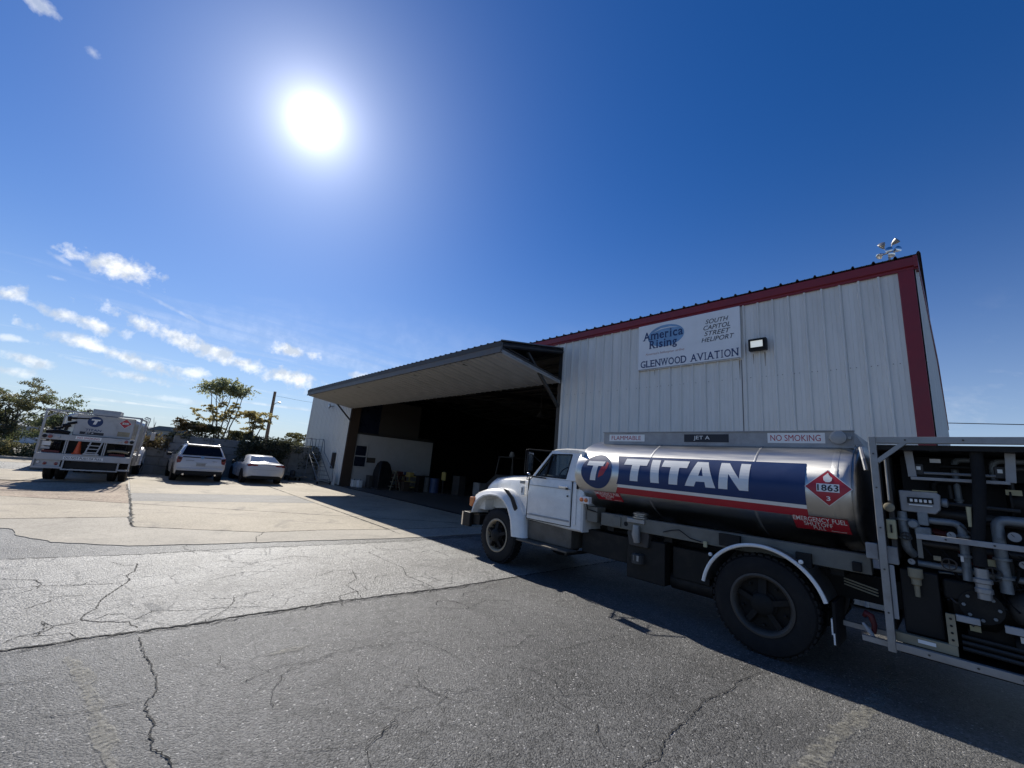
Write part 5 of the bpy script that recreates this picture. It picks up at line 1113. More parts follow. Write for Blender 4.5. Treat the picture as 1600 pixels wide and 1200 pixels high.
# outer frame
U(MB().bar((-.07,-1.29,1.03), (-.07,-1.33,2.62), .06), 'frame_post', 't2grey'); U(MB().bar((-.07,1.27,1.03), (-.07,1.30,2.60), .06), 'frame_post', 't2grey')
U(MB().bar((-.07,-1.33,2.60), (-.07,1.32,2.60), .07, .06), 'top_rail', 't2grey'); U(MB().bar((-.07,-1.30,2.30), (-.07,-1.0,2.58), .04), 'corner_brace', 't2grey')
for y in (-1.28, 1.26): U(MB().bar((-.07,y,2.58), (-2.6,y,2.58), .05), 'side_rail', 't2grey'); U(MB().bar((-2.6,y,.8), (-2.6,y,2.58), .05), 'frame_post', 't2grey')
# lamp bar
U(MB().box(-.12, -.03, -1.26, 1.25, 1.53, 1.735), 'lamp_bar', 't2grey', bevel=.006)
for y, m in ((-1.19,'blackpaint'),(-1.05,'redlens'),(-.85,'t2grey'),(.83,'t2grey'),(1.02,'redlens'),(1.18,'blackpaint')): U(MB().lathe([(.065,0),(.06,.02),(.0001,.028)], (-.03,y,1.635), 'x', 16), 'stop_lamp', m)
fx2 = lambda d: (lambda a, b: (-.03+d, a, b))
U(put2d(MB(), grid2d(-.40,.30,1.60,1.715,1,1), fx2(.004)), 'notice_plate', 'decalwhite'); U(text_on(MB(), 'NO SMOKING', -.35, .25, 1.622, 1.692, fx2(.006), 0), 'plate_lettering', 'decalred')
# tank
def rr_ring(x, hw, z0, z1, r, n=8):
    out = []
    for cy, cz, a0 in ((hw-r,z1-r,0),(-(hw-r),z1-r,90),(-(hw-r),z0+r,180),(hw-r,z0+r,270)):
        for k in range(n+1): a = R(a0+90*k/n); out.append((x, .14+cy+r*math.cos(a), cz+r*math.sin(a)))
    return out
U(MB().loft([rr_ring(-.30,.6,1.7,2.3,.25), rr_ring(-.24,.80,1.62,2.45,.25), rr_ring(-.25,.95,1.58,2.52,.25), rr_ring(-.32,1.0,1.56,2.56,.26), rr_ring(-.5,1.02,1.55,2.57,.26), rr_ring(-.78,1.02,1.55,2.57,.26), rr_ring(-.80,1.04,1.14,2.57,.26), rr_ring(-4.7,1.04,1.12,2.57,.26), rr_ring(-4.8,.9,1.3,2.4,.26)]), 'tank', 'stainless', smooth=True)
U(MB().box(-.30, -.18, -.55, 1.12, 1.736, 2.56), 'tank_back_plate', 't2grey', bevel=.03)
U(MB().box(-.178, -.172, .60, .615, 1.75, 2.54), 'plate_seam', 't2grey')
fx3 = lambda d: (lambda a, b: (-.18+d, a, b))
U(put2d(MB(), disc2d((-.02,2.30), .215, .20), fx3(.004)), 'emblem_disc', 'decalblue')
Tq = [(-.13,2.40),(.12,2.40),(.10,2.345),(.045,2.345),(.01,2.20),(-.075,2.20),(-.04,2.345),(-.14,2.345)]
q2 = earfix((Tq, [(0,7,6,3,2,1),(6,5,4,3)])); U(put2d(MB(), q2, fx3(.007)), 'emblem_letter', 'decalwhite')
U(text_on(MB(), 'TITAN', -.23, .21, 1.935, 2.02, fx3(.005), .02), 'lettering', 'decalblue')
U(put2d(MB(), grid2d(-.36,.30,1.80,1.90,1,1), fx3(.004)), 'notice_plate', 'decalblack'); U(text_on(MB(), 'JET A', -.22, .02, 1.815, 1.885, fx3(.006), .0), 'plate_lettering', 'decalwhite')
for r, d, m in ((.19,.004,'decalwhite'),(.178,.006,'decalred')): U(MB().add([fx3(d)(.84+a*r, 2.34+b*r) for a, b in ((0,1),(-1,0),(0,-1),(1,0))], [(0,1,2,3)]), 'hazard_diamond', m)
U(put2d(MB(), grid2d(.745,.935,2.305,2.38,1,1), fx3(.008)), 'hazard_panel', 'decalwhite'); U(text_on(MB(), '1863', .755, .925, 2.315, 2.37, fx3(.010), .01), 'hazard_number', 'decalblack')
U(put2d(MB(), grid2d(.68,1.04,1.83,2.01,1,1), fx3(.004)), 'data_plate', 'tancast')
U(MB().box(-1.2, -.35, -.20, .60, 2.58, 2.80), 'roof_box', 't2grey', bevel=.01); U(MB().tube([(-.4,-.34,2.58),(-.4,-.34,2.70),(-.4,-.22,2.72)], .04, 8), 'vent', 'steel_dark')
# left opening: dark valve gear
for pts, r in (([(-.15,-1.2,1.80),(-.15,-.9,1.86),(-.15,-.6,1.80)], .06), ([(-.2,-.75,1.9),(-.2,-.72,2.15),(-.2,-.5,2.22)], .05), ([(-.2,-.85,2.05),(-.2,-.65,2.1)], .07), ([(-.2,-.7,2.36),(-.2,-.2,2.40)], .035), ([(-.22,-1.1,1.80),(-.25,-1.0,1.95),(-.3,-.85,1.98)], .045), ([(-.2,-.75,2.42),(-.22,-.72,2.25)], .05)):
    U(MB().tube(pts, r, 8), 'valve_pipe', 'blackpaint', smooth=True)
U(MB().box(-.4, -.15, -1.22, -.62, 1.736, 1.80), 'gear_shelf', 'blackpaint')
# lower bays
U(MB().box(-.75, -.72, -1.26, 1.26, 1.03, 1.53), 'bay_back', 'blackpaint'); U(MB().box(-.75, -.1, -1.28, 1.27, 1.031, 1.045), 'bay_floor', 't2grey')
for y in (-.62, -.57, .42, .47): U(MB().box(-.14, -.05, y-.015, y+.015, 1.046, 1.529), 'bay_post', 't2grey')
for y, r in ((-.93,.2),(.86,.2)):
    U(MB().lathe([(.06,-.17),(r,-.17),(r,-.15),(.10,-.14),(.10,.14),(r,.15),(r,.17)], (-.42,y,1.30), 'y', 22), 'reel', 'grease')
    for k in range(5): U(MB().tube([(-.42+.14*math.cos(a),y-.12+k*.06,1.27+.14*math.sin(a)) for a in np.linspace(0, 2*math.pi, 17)], .026, 6), 'hose_turn', 'black')
    U(MB().box(-.30, -.16, y-.26, y+.2, 1.05, 1.14), 'red_case', 'hosered', bevel=.02)
U(MB().tube([(-.2,.55,1.22),(-.15,.7,1.25),(-.15,1.0,1.24),(-.2,1.15,1.2)], .05, 8), 'hose_end', 'tancast', smooth=True)
U(MB().box(-.2, -.12, -1.22, -1.0, 1.30, 1.45), 'meter', 'clearlens'); U(MB().box(-.2, -.12, -1.22, -1.0, 1.18, 1.26), 'meter', 't2grey')
st = grp('steps', t2)
for a in ((-.02,.05,1.55),(-.02,.36,1.56)):
    U(MB().bar(a, (-.0,a[1]-.10,1.04), .04), 'stile', 't2grey', st)
for z in (1.14, 1.27, 1.40): U(MB().box(-.06, .03, .0-.05+(z-1.1)*.1, .34-.05+(z-1.1)*.1, z-.015, z+.015), 'tread', 't2grey', st)
U(MB().box(-.12, .05, -.08, .34, 1.046, 1.10), 'bottom_tread', 't2grey', st)
# side rails and cab
U(MB().tube([(-.1,1.36,2.62),(-.1,1.42,2.68),(-.1,1.55,2.64),(-.15,1.46,1.6),(-.2,1.36,.75)], .02, 6), 'grab_rail', 't2grey'); U(MB().tube([(-.8,1.33,2.60),(-.8,1.45,2.66),(-.8,1.40,1.9)], .018, 6), 'grab_rail', 't2grey')
U(MB().loft([[(x,-.98,z0),(x,-1.0,1.5),(x,-.86,zt-.05),(x,-.7,zt),(x,.7,zt),(x,.86,zt-.05),(x,1.0,1.5),(x,.98,z0)] for x, z0, zt in ((-4.95,.9,2.3),(-5.0,.88,2.34),(-5.75,.88,2.34),(-6.15,.88,1.8))]), 'cab', 'truckwhite', smooth=True)
U(MB().loft([[(x,-h,1.0),(x,-h,zt-.12),(x,-h*.8,zt),(x,h*.8,zt),(x,h,zt-.12),(x,h,1.0)] for x, h, zt in ((-6.1,.96,1.76),(-7.0,.78,1.7),(-7.25,.7,1.45))]), 'hood', 'truckwhite', smooth=True)
for s in (-1, 1):
    vs = []
    for a in np.linspace(R(0), R(180), 20):
        c, s_ = math.cos(a), math.sin(a); vs.append([(-6.1+r*c, s*y, .52+rz*s_) for r, rz, y in ((.66,.66,.75),(.66,.66,1.22),(.70,.72,1.24),(.82,.86,1.16),(.86,.92,.75))])
    U(MB().loft(vs, closed=False, caps=True), 'wing', 'truckwhite', smooth=True)
U(MB().tube([(-5.7,1.0,2.2),(-5.75,1.40,2.25),(-5.75,1.40,1.7),(-5.7,1.0,1.6)], .016, 6), 'mirror_bracket', 'black'); U(MB().box(-5.72, -5.67, 1.32, 1.50, 1.75, 2.15), 'mirror_head', 't2grey', bevel=.02)
U(MB().box(-4.3, -2.7, 1.0, 1.25, .6, 1.05), 'side_locker', 't2grey', bevel=.01); U(MB().tube([(-2.0,1.22,1.12),(-.8,1.22,1.12)], .04, 8), 'side_pipe', 't2grey')
# traffic cone carried on its back step
cn = empty('traffic_cone', (-22.26, -1.15, 1.048), 'orange traffic cone standing on the back step of the far fuel truck', 'traffic cone'); CO = (0,0,0)
MB().lathe([(.105,.025),(.03,.50),(.0001,.505)], (0,0,0), 'z', 18).build('body', 'cone', cn, smooth=True); MB().box(-.13,.13,-.13,.13,0,.025).build('base', 'cone', cn, bevel=.01)
cn.location = (-22.35-.23*math.cos(R(5.5)), -1.0-.26, 1.046)

# ------------------------------------------------------------------ cars
def car_wheel(par, c, rad, side, rm='alum'):
    wh = bpy.data.objects.new('wheel', None); COL.objects.link(wh); wh.parent = par; s = -side
    MB().lathe([(rad*.66,.01*s),(rad*.9,0),(rad,.03*s),(rad,.19*s),(rad*.9,.22*s),(rad*.6,.22*s)], c, 'y', 32, False).build('tyre', 'black', wh, smooth=True)
    mb = MB().lathe([(rad*.66,.015*s),(rad*.62,.04*s),(rad*.6,.12*s),(.05,.12*s)], c, 'y', 24, False)
    for k in range(5):
        a = 2*math.pi*k/5; mb.bar((c[0]+.03*math.cos(a),c[1]+.02*s,c[2]+.03*math.sin(a)), (c[0]+rad*.63*math.cos(a),c[1]+.02*s,c[2]+rad*.63*math.sin(a)), .06, .03)
    mb.build('rim', rm, wh)
def carbody(par, st, m):
    """st: list of (x, z_bottom, half width low, z mid, half width mid, z belt, hw belt, z roof, hw roof)"""
    rings = []
    for x, zb, w0, zm, wm, z1, w1, z2, w2 in st:
        h = [(0,zb),(w0*.85,zb),(w0,zb+.07),(wm,zm),(wm*.995,zm+(z1-zm)*.6),(w1,z1),(w2+(w1-w2)*.12,z1+(z2-z1)*.82),(w2*.88,z2-.012),(0,z2)]
        rings.append([(x,-y,z) for y, z in h]+[(x,y,z) for y, z in h[-2:0:-1]])
    ob = MB().loft(rings).build('body', m, par, smooth=True); return rings
def patch(par, rings, i, j, a, b, name, m, off=.012, ins=.04, flat=None):
    """a quad on the body between stations i..j and ring points a..b, inset and just proud of it"""
    P = [Vector(rings[i][a]), Vector(rings[i][b]), Vector(rings[j][b]), Vector(rings[j][a])]
    c = sum(P, Vector())/4; n = (P[1]-P[0]).cross(P[3]-P[0]).normalized()
    cc = Vector((rings[i][0][0]*.5+rings[j][0][0]*.5, 0, .9))
    if n.dot(c-cc) < 0: n = -n
    Q = [p.lerp(c, ins*2) + n*off for p in P]; Q2 = [p.lerp(c, ins*2) - n*.03 for p in P]
    MB().add([tuple(q) for q in Q]+[tuple(q) for q in Q2], [(0,1,2,3),(0,4,5,1),(1,5,6,2),(2,6,7,3),(3,7,4,0)]).build(name, m, par)
# SUV, rear plane x = 0 heads to -x
suv = empty('parked_suv', (-24.6, 2.83, 0), 'white SUV with dark rear window parked beside the far fuel truck', 'car', 'white cars parked by the retaining wall')
st = [(.02,.40,.84,.62,.90,.80,.90,.84,.80),(-.03,.34,.90,.62,.965,1.10,.93,1.17,.84),(-.10,.33,.92,.62,.985,1.20,.94,1.25,.85),(-.42,.30,.94,.64,.99,1.22,.955,1.70,.70),(-.55,.28,.95,.64,.99,1.22,.96,1.75,.69),(-1.4,.26,.96,.64,.995,1.20,.965,1.79,.68),(-2.4,.26,.96,.64,.995,1.18,.965,1.78,.68),(-2.9,.26,.96,.64,.99,1.16,.96,1.70,.66),(-3.55,.27,.95,.64,.985,1.12,.94,1.16,.82),(-4.4,.3,.93,.64,.97,1.05,.90,1.10,.75),(-4.85,.34,.85,.62,.88,.90,.78,.94,.6)]
rg = carbody(suv, st, 'carwhite')
C_ = lambda mb, n, m, **k: mb.build(n, m, suv, LO, **k)
C_(MB().add([(-.085,-.80,1.245),(-.085,.80,1.245),(-.385,.655,1.675),(-.385,-.655,1.675),(-.16,-.80,1.24),(-.16,.80,1.24),(-.46,.655,1.67),(-.46,-.655,1.67)], [(0,1,2,3),(0,4,5,1),(1,5,6,2),(2,6,7,3),(3,7,4,0)]), 'rear_window', 'darkglass')
C_(MB().prism([(-.36,1.69),(-.30,1.745),(-.42,1.775),(-.62,1.775),(-.6,1.72)], 'y', -.66, .66), 'rear_spoiler', 'carwhite', bevel=.012)
for s in (-1, 1):
    C_(MB().prism([(s*.755,1.13),(s*.935,1.17),(s*.955,.98),(s*.93,.86),(s*.80,.88),(s*.77,1.0)], 'x', -.13, .012), 'tail_lamp', 'redlens' if s > 0 else 'redlens', bevel=.012)
    C_(MB().prism([(s*.79,1.10),(s*.90,1.13),(s*.91,1.04),(s*.80,1.02)], 'x', .0125, .018), 'lamp_lens', 'darkglass')
    C_(MB().tube([(-.7,s*.64,1.80),(-.8,s*.64,1.835),(-2.3,s*.64,1.84),(-2.4,s*.64,1.80)], .02, 6), 'roof_rail', 'alum')
    for i, j in ((3,5),(5,6),(6,7)): patch(suv, rg, i, j, 5 if s < 0 else 11, 6 if s < 0 else 10, 'side_window', 'darkglass', .006, .05)
    for x in (-.95, -3.75): car_wheel(suv, (x, s*.985, .38), .38, s); C_(MB().lathe([(.45,-.004*s),(.45,.01*s)], (x,s*.985,.40), 'y', 28), 'wheel_arch', 'black')
    C_(MB().prism([(-2.72,1.10),(-2.72,1.26),(-2.88,1.24),(-2.9,1.12)], 'y', s*.99, s*1.20), 'wing_mirror', 'blackpaint', bevel=.03)
C_(MB().box(-.20, .025, -.90, .90, .33, .56), 'lower_bumper', 'blackpaint', bevel=.04); C_(MB().box(-.08, .045, -.935, .935, .565, .68), 'bumper', 'carwhite', bevel=.05)
C_(MB().prism([(-.75,1.13),(.75,1.13),(.74,1.175),(-.74,1.175)], 'x', -.06, -.012), 'tailgate_bar', 'blackpaint', bevel=.008); C_(MB().lathe([(.07,0),(.06,.012),(.0001,.013)], (-.012,0,1.155), 'x', 18), 'badge', 'logoblue')
C_(MB().box(-.03, .022, -.15, .13, .77, .87), 'number_plate', 'blackpaint'); C_(MB().box(-.02, .012, -.22, .22, .90, .92), 'plate_garnish', 'alum'); C_(MB().box(-.02,.016,-.62,-.30,.985,1.01), 'badge_lettering', 'alum'); C_(MB().box(-.02,.016,.42,.60,.985,1.01), 'badge_lettering', 'alum')
for s in (-1, 1): C_(MB().lathe([(.04,0),(.04,.08)], (.0,s*.62,.36), 'x', 12), 'exhaust', 'chrome')
C_(MB().bar((-.10,.02,1.27),(-.22,.42,1.43),.018), 'rear_wiper', 'black'); C_(MB().box(-.03,.024,-.19,.17,.755,.885), 'plate_frame', 'alum'); C_(MB().tube([(-.8,.2,1.79),(-.95,.2,1.84)],.012,6), 'aerial', 'black')
# sedan
sed = empty('parked_sedan', (-24.6, 5.62, 0), 'white sedan with sun glinting in its rear window parked right of the SUV', 'car', 'white cars parked by the retaining wall')
st = [(.02,.40,.72,.60,.80,.84,.78,.88,.66),(-.05,.34,.82,.60,.885,.98,.80,1.03,.68),(-.14,.31,.86,.60,.905,1.02,.83,1.075,.70),(-.55,.27,.88,.60,.915,1.03,.86,1.10,.70),(-1.30,.24,.89,.60,.92,1.02,.88,1.40,.60),(-1.75,.23,.9,.60,.925,1.02,.88,1.46,.60),(-2.3,.23,.9,.60,.925,1.0,.88,1.455,.60),(-2.75,.23,.9,.60,.92,.98,.88,1.36,.60),(-3.4,.24,.9,.60,.91,.96,.86,1.0,.72),(-4.3,.27,.87,.58,.89,.84,.80,.88,.62),(-4.75,.32,.76,.56,.78,.68,.68,.72,.5)]
rs = carbody(sed, st, 'carwhite')
C_ = lambda mb, n, m, **k: mb.build(n, m, sed, LO, **k)
C_(MB().add([(-.60,-.68,1.115),(-.60,.68,1.115),(-1.24,.56,1.395),(-1.24,-.56,1.395),(-.65,-.68,1.07),(-.65,.68,1.07),(-1.29,.56,1.35),(-1.29,-.56,1.35)], [(0,1,2,3),(0,4,5,1),(1,5,6,2),(2,6,7,3),(3,7,4,0)]), 'rear_window', 'carglass')
for s in (-1, 1):
    C_(MB().prism([(s*.40,.935),(s*.42,.99),(s*.80,1.015),(s*.87,.97),(s*.86,.90),(s*.60,.885)], 'x', -.16, .0), 'tail_lamp', 'redlens', bevel=.012)
    for i, j in ((4,6),(6,7)): patch(sed, rs, i, j, 5 if s < 0 else 11, 6 if s < 0 else 10, 'side_window', 'darkglass', .006, .05)
    for x in (-.95, -3.72): car_wheel(sed, (x, s*.925, .335), .335, s); C_(MB().lathe([(.40,-.004*s),(.40,.01*s)], (x,s*.925,.35), 'y', 28), 'wheel_arch', 'black')
    C_(MB().prism([(-2.75,.95),(-2.75,1.08),(-2.92,1.06),(-2.92,.97)], 'y', s*.92, s*1.12), 'wing_mirror', 'carwhite' if False else 'blackpaint', bevel=.03)
C_(MB().prism([(-.74,.26),(-.82,.34),(-.62,.45),(.62,.45),(.82,.34),(.74,.26)], 'x', -.18, .026), 'lower_bumper', 'blackpaint', bevel=.03)
C_(MB().box(-.12, .012, -.26, .26, .80, .93), 'number_plate', 'decalwhite', bevel=.01); C_(MB().box(-.10, .028, -.60, .60, .735, .745), 'boot_gap', 'greypaint'); C_(MB().prism([(-.10,1.08),(.0,1.10),(.0,1.085),(-.10,1.06)], 'y', -.62, .62), 'boot_lip', 'carwhite', bevel=.006)

# ------------------------------------------------------------------ retaining wall of stone blocks, bank behind it
bank = struct(MB().prism([(-29.75,1.6),(-29.75,9.7),(-33.6,9.7),(-33.6,60),(-120,60),(-120,1.6)], 'z', -.05, 2.02).build('bank', 'yard')); bank2 = struct(MB().prism([(-29.75,-3.0),(-29.75,1.59),(-120,1.59),(-120,-2.9)], 'z', -.05, 1.32).build('bank', 'yard'))
def stonewall(name, x, y0, y1, h, rows, bw, label, slope=0.):
    w = empty(name, (x, (y0+y1)/2, 0), label, 'wall'); rr = random.Random(len(label)); rh = h/rows
    for k in range(rows):
        a = y0+slope*(k/rows); y = a - (bw/2 if k%2 else 0)
        while y < y1-.02:
            b = min(y+bw*rr.uniform(.85,1.15), y1); s = max(y, a)
            if b-s > .08: MB().box(x-.42, x+rr.uniform(-.03,.03), s+.012, b-.012, k*rh+.008, (k+1)*rh-.008).build('stone', 'stone', w, (x,(y0+y1)/2,0), bevel=.03)
            y = b
    MB().box(x-.43, x-.05, y0+slope, y1, .0, h-.02).build('backing', 'stone', w, (x,(y0+y1)/2,0)); return w
stonewall('stone_wall', -29.3, -3.0, 1.75, 1.40, 3, .95, 'low wall of big grey stone blocks between the far fuel truck and the SUV')
stonewall('stone_wall', -29.2, 1.35, 9.6, 2.16, 5, 1.5, 'taller grey block wall behind the white SUV with plants along its top', .65)

# ------------------------------------------------------------------ vegetation
def leaf_cloud(name, m, clumps, size, parent, org, seed, per=1.0, aspect=2.2):
    rg_ = np.random.default_rng(seed); V = []
    for c, r, n in clumps:
        n = int(n*per); u = rg_.normal(size=(n,3)); u /= np.linalg.norm(u,axis=1)[:,None]+1e-9
        p = np.array(c)+u*(rg_.random((n,1))**.45)*np.array(r); V.append(p)
    P = np.concatenate(V)-np.array(org); n = len(P)
    a = rg_.normal(size=(n,3)); a[:,2] -= .35; a /= np.linalg.norm(a,axis=1)[:,None]; b = np.cross(a, rg_.normal(size=(n,3))); b /= np.linalg.norm(b,axis=1)[:,None]+1e-9
    L = size*(.6+.8*rg_.random((n,1))); a *= L*.5; b *= L*.5/aspect
    Q = np.stack([P-a, P+b*1.0, P+a, P-b*1.0], 1).reshape(-1,3)
    me = bpy.data.meshes.new(name); me.vertices.add(4*n); me.vertices.foreach_set('co', Q.astype(np.float32).ravel()); me.loops.add(4*n); me.loops.foreach_set('vertex_index', np.arange(4*n, dtype=np.int32)); me.polygons.add(n); me.polygons.foreach_set('loop_start', np.arange(0,4*n,4, dtype=np.int32)); me.polygons.foreach_set('loop_total', np.full(n,4,dtype=np.int32)); me.update(calc_edges=True)
    me.materials.append(MT[m]); o = bpy.data.objects.new(name, me); COL.objects.link(o); o.parent = parent; return o
def limb(mb, a, b, r0, r1, rr, n=5, wob=.08):
    a, b = Vector(a), Vector(b); P = [a.lerp(b, k/n)+Vector((rr.gauss(0,wob),rr.gauss(0,wob),rr.gauss(0,wob*.5)))*(0 if k in (0,) else 1)*(b-a).length*.25 for k in range(n+1)]
    mb.tube(P, [r0+(r1-r0)*k/n for k in range(n+1)], 6); return P
def fronds(tips, rr, ln, clumps, r=.10, n=7, cnt=9, spread=1.0, droop=.35):
    for t in tips:
        for k in range(cnt):
            az = rr.uniform(0, 6.28); el = rr.uniform(-.15, .8)*spread; d = Vector((math.cos(az)*math.cos(el), math.sin(az)*math.cos(el), math.sin(el))); l = ln*rr.uniform(.6, 1.15)
            for j in range(2, 8): 
                q = Vector(t)+d*l*j/7+Vector((0,0,-droop*l*(j/7)**2)); clumps.append((tuple(q), (r,r,r*.5), n))
# the slender many-stemmed tree over the wall
rr = random.Random(11); TRE = (-31.2, 4.15, 2.0)
tree = empty('slender_tree', TRE, 'slender many-stemmed tree with flat green top and yellowing lower leaves above the wall', 'tree')
mb = MB(); tips = []; low = []
for by_, fy_, tz in ((3.95,3.30,4.75),(4.05,3.55,4.95),(4.1,4.30,5.0),(4.3,4.75,4.85),(4.5,4.95,4.75)):
    P = limb(mb, (-31.2+rr.uniform(-.2,.2),by_,2.0), (-31.2+rr.uniform(-.3,.3),fy_,tz), .045, .02, rr, 6, .05)
    for k in range(3):
        q = Vector((P[-1].x+rr.uniform(-.5,.5), P[-1].y+rr.uniform(-.45,.45), rr.uniform(5.0,5.6))); limb(mb, P[-1], q, .018, .008, rr, 3, .05); tips.append(q)
    for k in range(3):
        z = rr.uniform(2.9,3.9); f = (z-2)/(tz-2); base = Vector((-31.2, by_+(fy_-by_)*f, z)); q = base+Vector((rr.uniform(-.4,.4), rr.uniform(-.75,.5), rr.uniform(.2,.6))); limb(mb, base, q, .014, .006, rr, 3, .05); low.append(q)
for q in ((-31.2,2.75,5.25),(-31.2,5.1,5.3),(-31.1,3.6,5.75),(-31.2,4.3,5.8),(-31.3,3.2,5.5),(-31.0,3.9,5.45),(-31.3,4.7,5.6),(-31.2,3.5,5.2),(-31.1,4.2,5.15)): tips.append(Vector(q))
for k in range(26):
    u = Vector((rr.gauss(0,1),rr.gauss(0,1),rr.gauss(0,1))).normalized()*rr.random()**.4; tips.append(Vector((-31.2+u.x*.6, 3.92+u.y*1.25, 5.35+u.z*.5-abs(u.y)*.12)))
low += [Vector(q) for q in ((-31,2.65,3.75),(-31,2.95,3.35),(-31,3.4,3.9),(-31.1,4.7,3.5),(-31,3.2,4.1))]
for q in tips[-26::3]+low[-5:]: limb(mb, (-31.2,3.9,q.z-1.0), q, .016, .006, rr, 3, .05)
mb.build('trunk', 'bark', tree, TRE, smooth=True)
cl = []; fronds(tips, rr, .55, cl, .10, 2, 7, 1.6); leaf_cloud('crown', 'leafpale', cl, .15, tree, TRE, 1)
cl = []; fronds(low, rr, .42, cl, .09, 4, 5, 1.); leaf_cloud('crown', 'leafyellow', cl, .14, tree, TRE, 2)
def small_tree(name, loc, h, w, m, label, seed, cat='tree', stems=4, dens=1.0, z0=None, group=None, bare=False, frond=.4):
    rr = random.Random(seed); e = empty(name, loc, label, cat, group); mb = MB(); tips = []
    for k in range(stems):
        a = rr.uniform(0,6.28); t = Vector(loc)+Vector((math.cos(a)*w*.35, math.sin(a)*w*.45, h*rr.uniform(.6,.9))); P = limb(mb, Vector(loc)+Vector((rr.uniform(-.1,.1),rr.uniform(-.1,.1),0)), t, .035+h*.008, .012, rr, 5, .07)
        for j in range(4):
            b = P[rr.randint(2,5)]; q = b+Vector((rr.uniform(-1,1)*w*.3, rr.uniform(-1,1)*w*.42, rr.uniform(.05,.35)*h)); q.z = min(q.z, loc[2]+h); limb(mb, b, q, .014, .005, rr, 3, .06); tips.append(q)
        tips.append(t)
    mb.build('trunk', 'bark', e, loc, smooth=True)
    if not bare:
        cl = []; fronds(tips, rr, frond, cl, .10, int(4*dens), 6); leaf_cloud('crown', m, cl, .14, e, loc, seed)
    return e
small_tree('young_tree', (-31,5.95,2.0), 2.0, 1.1, 'leafyellow', 'young yellowing tree between the slender tree and the utility pole', 21)
small_tree('shrub', (-30.8,2.75,1.95), 1.1, 1.1, 'leafrust', 'reddish shrub on the wall left of the slender tree', 22, 'shrub')
small_tree('shrub', (-31,3.5,1.95), 1.0, .9, 'leafolive', 'olive shrub at the foot of the slender tree', 23, 'shrub')
small_tree('shrub', (-30.9,5.3,1.95), .8, .8, 'leafolive', 'small thin shrub on the wall right of the slender tree', 24, 'shrub')
small_tree('bare_sapling', (-32,2.1,1.9), 1.5, .6, 'leafyellow', 'thin bare sapling rising above the wall behind the SUV', 25, 'sapling', 2, bare=True)
small_tree('bare_sapling', (-32,.95,1.3), 2.1, .7, 'leafyellow', 'twiggy leafless sapling right of the far fuel truck', 26, 'sapling', 2, bare=True)
def bush(name, loc, box, m, label, seed, n, size=.15, cat='hedge', group=None, m2=None):
    rr = random.Random(seed); e = empty(name, loc, label, cat, group); cl = []
    for k in range(n):
        c = Vector(loc)+Vector((rr.uniform(-1,1)*box[0], rr.uniform(-1,1)*box[1], rr.uniform(.0,1)*box[2])); s = rr.uniform(.22,.45); cl.append((tuple(c),(s,s*1.1,s*.7),70))
    leaf_cloud('foliage', m, cl, size, e, loc, seed)
    if m2:
        cl2 = [(c,(r[0],r[1],r[2]),14) for c, r, _ in cl[::2]]; leaf_cloud('foliage', m2, cl2, size, e, loc, seed+99)
    mb = MB()
    for k in range(6): a = rr.uniform(-1,1)*box[1]; limb(mb, Vector(loc)+Vector((0,a,-.1)), Vector(loc)+Vector((rr.uniform(-1,1)*box[0]*.6, a+rr.uniform(-.3,.3), box[2]*.9)), .02, .008, rr)
    mb.build('stems', 'bark', e, loc); return e
bush('hedge', (-29.55,.4,1.30), (.35,1.25,.65), 'leafrust', 'rusty brown hedge on top of the low stone wall', 31, 34, .13, m2='leafolive')
bush('hedge', (-29.5,3.3,2.10), (.25,1.5,.10), 'leafdark', 'thin dark fringe of plants along the wall top behind the SUV', 32, 16, .12, m2='leafrust')
bush('hedge', (-29.1,6.4,.9), (.45,1.4,1.55), 'leafdark', 'dark ivy mass hanging over the wall behind the white sedan', 33, 90, .14, m2='leafdark')
bush('hedge', (-29.7,8.6,.7), (.5,.95,1.45), 'leafdark', 'dark hedge beside the left corner of the hangar', 34, 62, .14, m2='leafolive')
small_tree('young_tree', (-38,10.6,1.9), 1.3, 1.0, 'leafolive', 'small leafy tree showing past the left corner of the hangar', 35)
# trees at the far left
def broad_tree(loc, h, w, m, label, seed, dens=1., name='broad_tree'):
    rr = random.Random(seed); e = empty(name, loc, label, 'tree', 'trees at the far left of the yard'); mb = MB(); tips = []
    for k in range(3):
        top = Vector(loc)+Vector((rr.uniform(-.2,.2)*w, rr.uniform(-.3,.3)*w, h*rr.uniform(.55,.7))); P = limb(mb, Vector(loc)+Vector((0,rr.uniform(-.1,.1),-.1)), top, .09, .03, rr, 6, .06)
        for j in range(9):
            b = P[rr.randint(2,6)]; d = Vector((rr.uniform(-1,1)*w*.42, rr.uniform(-1,1)*w*.5, rr.uniform(.0,.42)*h)); q = b+d; q.z = min(q.z, loc[2]+h*rr.uniform(.85,1.)); limb(mb, b, q, .03, .008, rr, 4, .07); tips.append(q)
    mb.build('trunk', 'bark', e, loc, smooth=True); cl = []
    for t in tips:
        for k in range(4): c = t+Vector((rr.gauss(0,.28),rr.gauss(0,.3),rr.gauss(0,.18))); cl.append((tuple(c),(.34,.36,.17),int(52*dens)))
    leaf_cloud('crown', m, cl, .145, e, loc, seed); return e
broad_tree((-44,-5.6,.1), 4.9, 3.4, 'leafolive', 'taller loose olive-green tree behind the left end of the far fuel truck', 41)
broad_tree((-43,-3.9,.1), 4.4, 2.4, 'leaf', 'airy light-topped tree above the roof of the far fuel truck', 42, .7)
broad_tree((-45,-7.9,.1), 4.6, 3.2, 'leaf', 'dense green tree cut by the left edge of the photo', 43)
broad_tree((-43.5,-6.9,.1), 3.4, 2.6, 'leafdark', 'low dark tree in front of the denser green trees', 44)
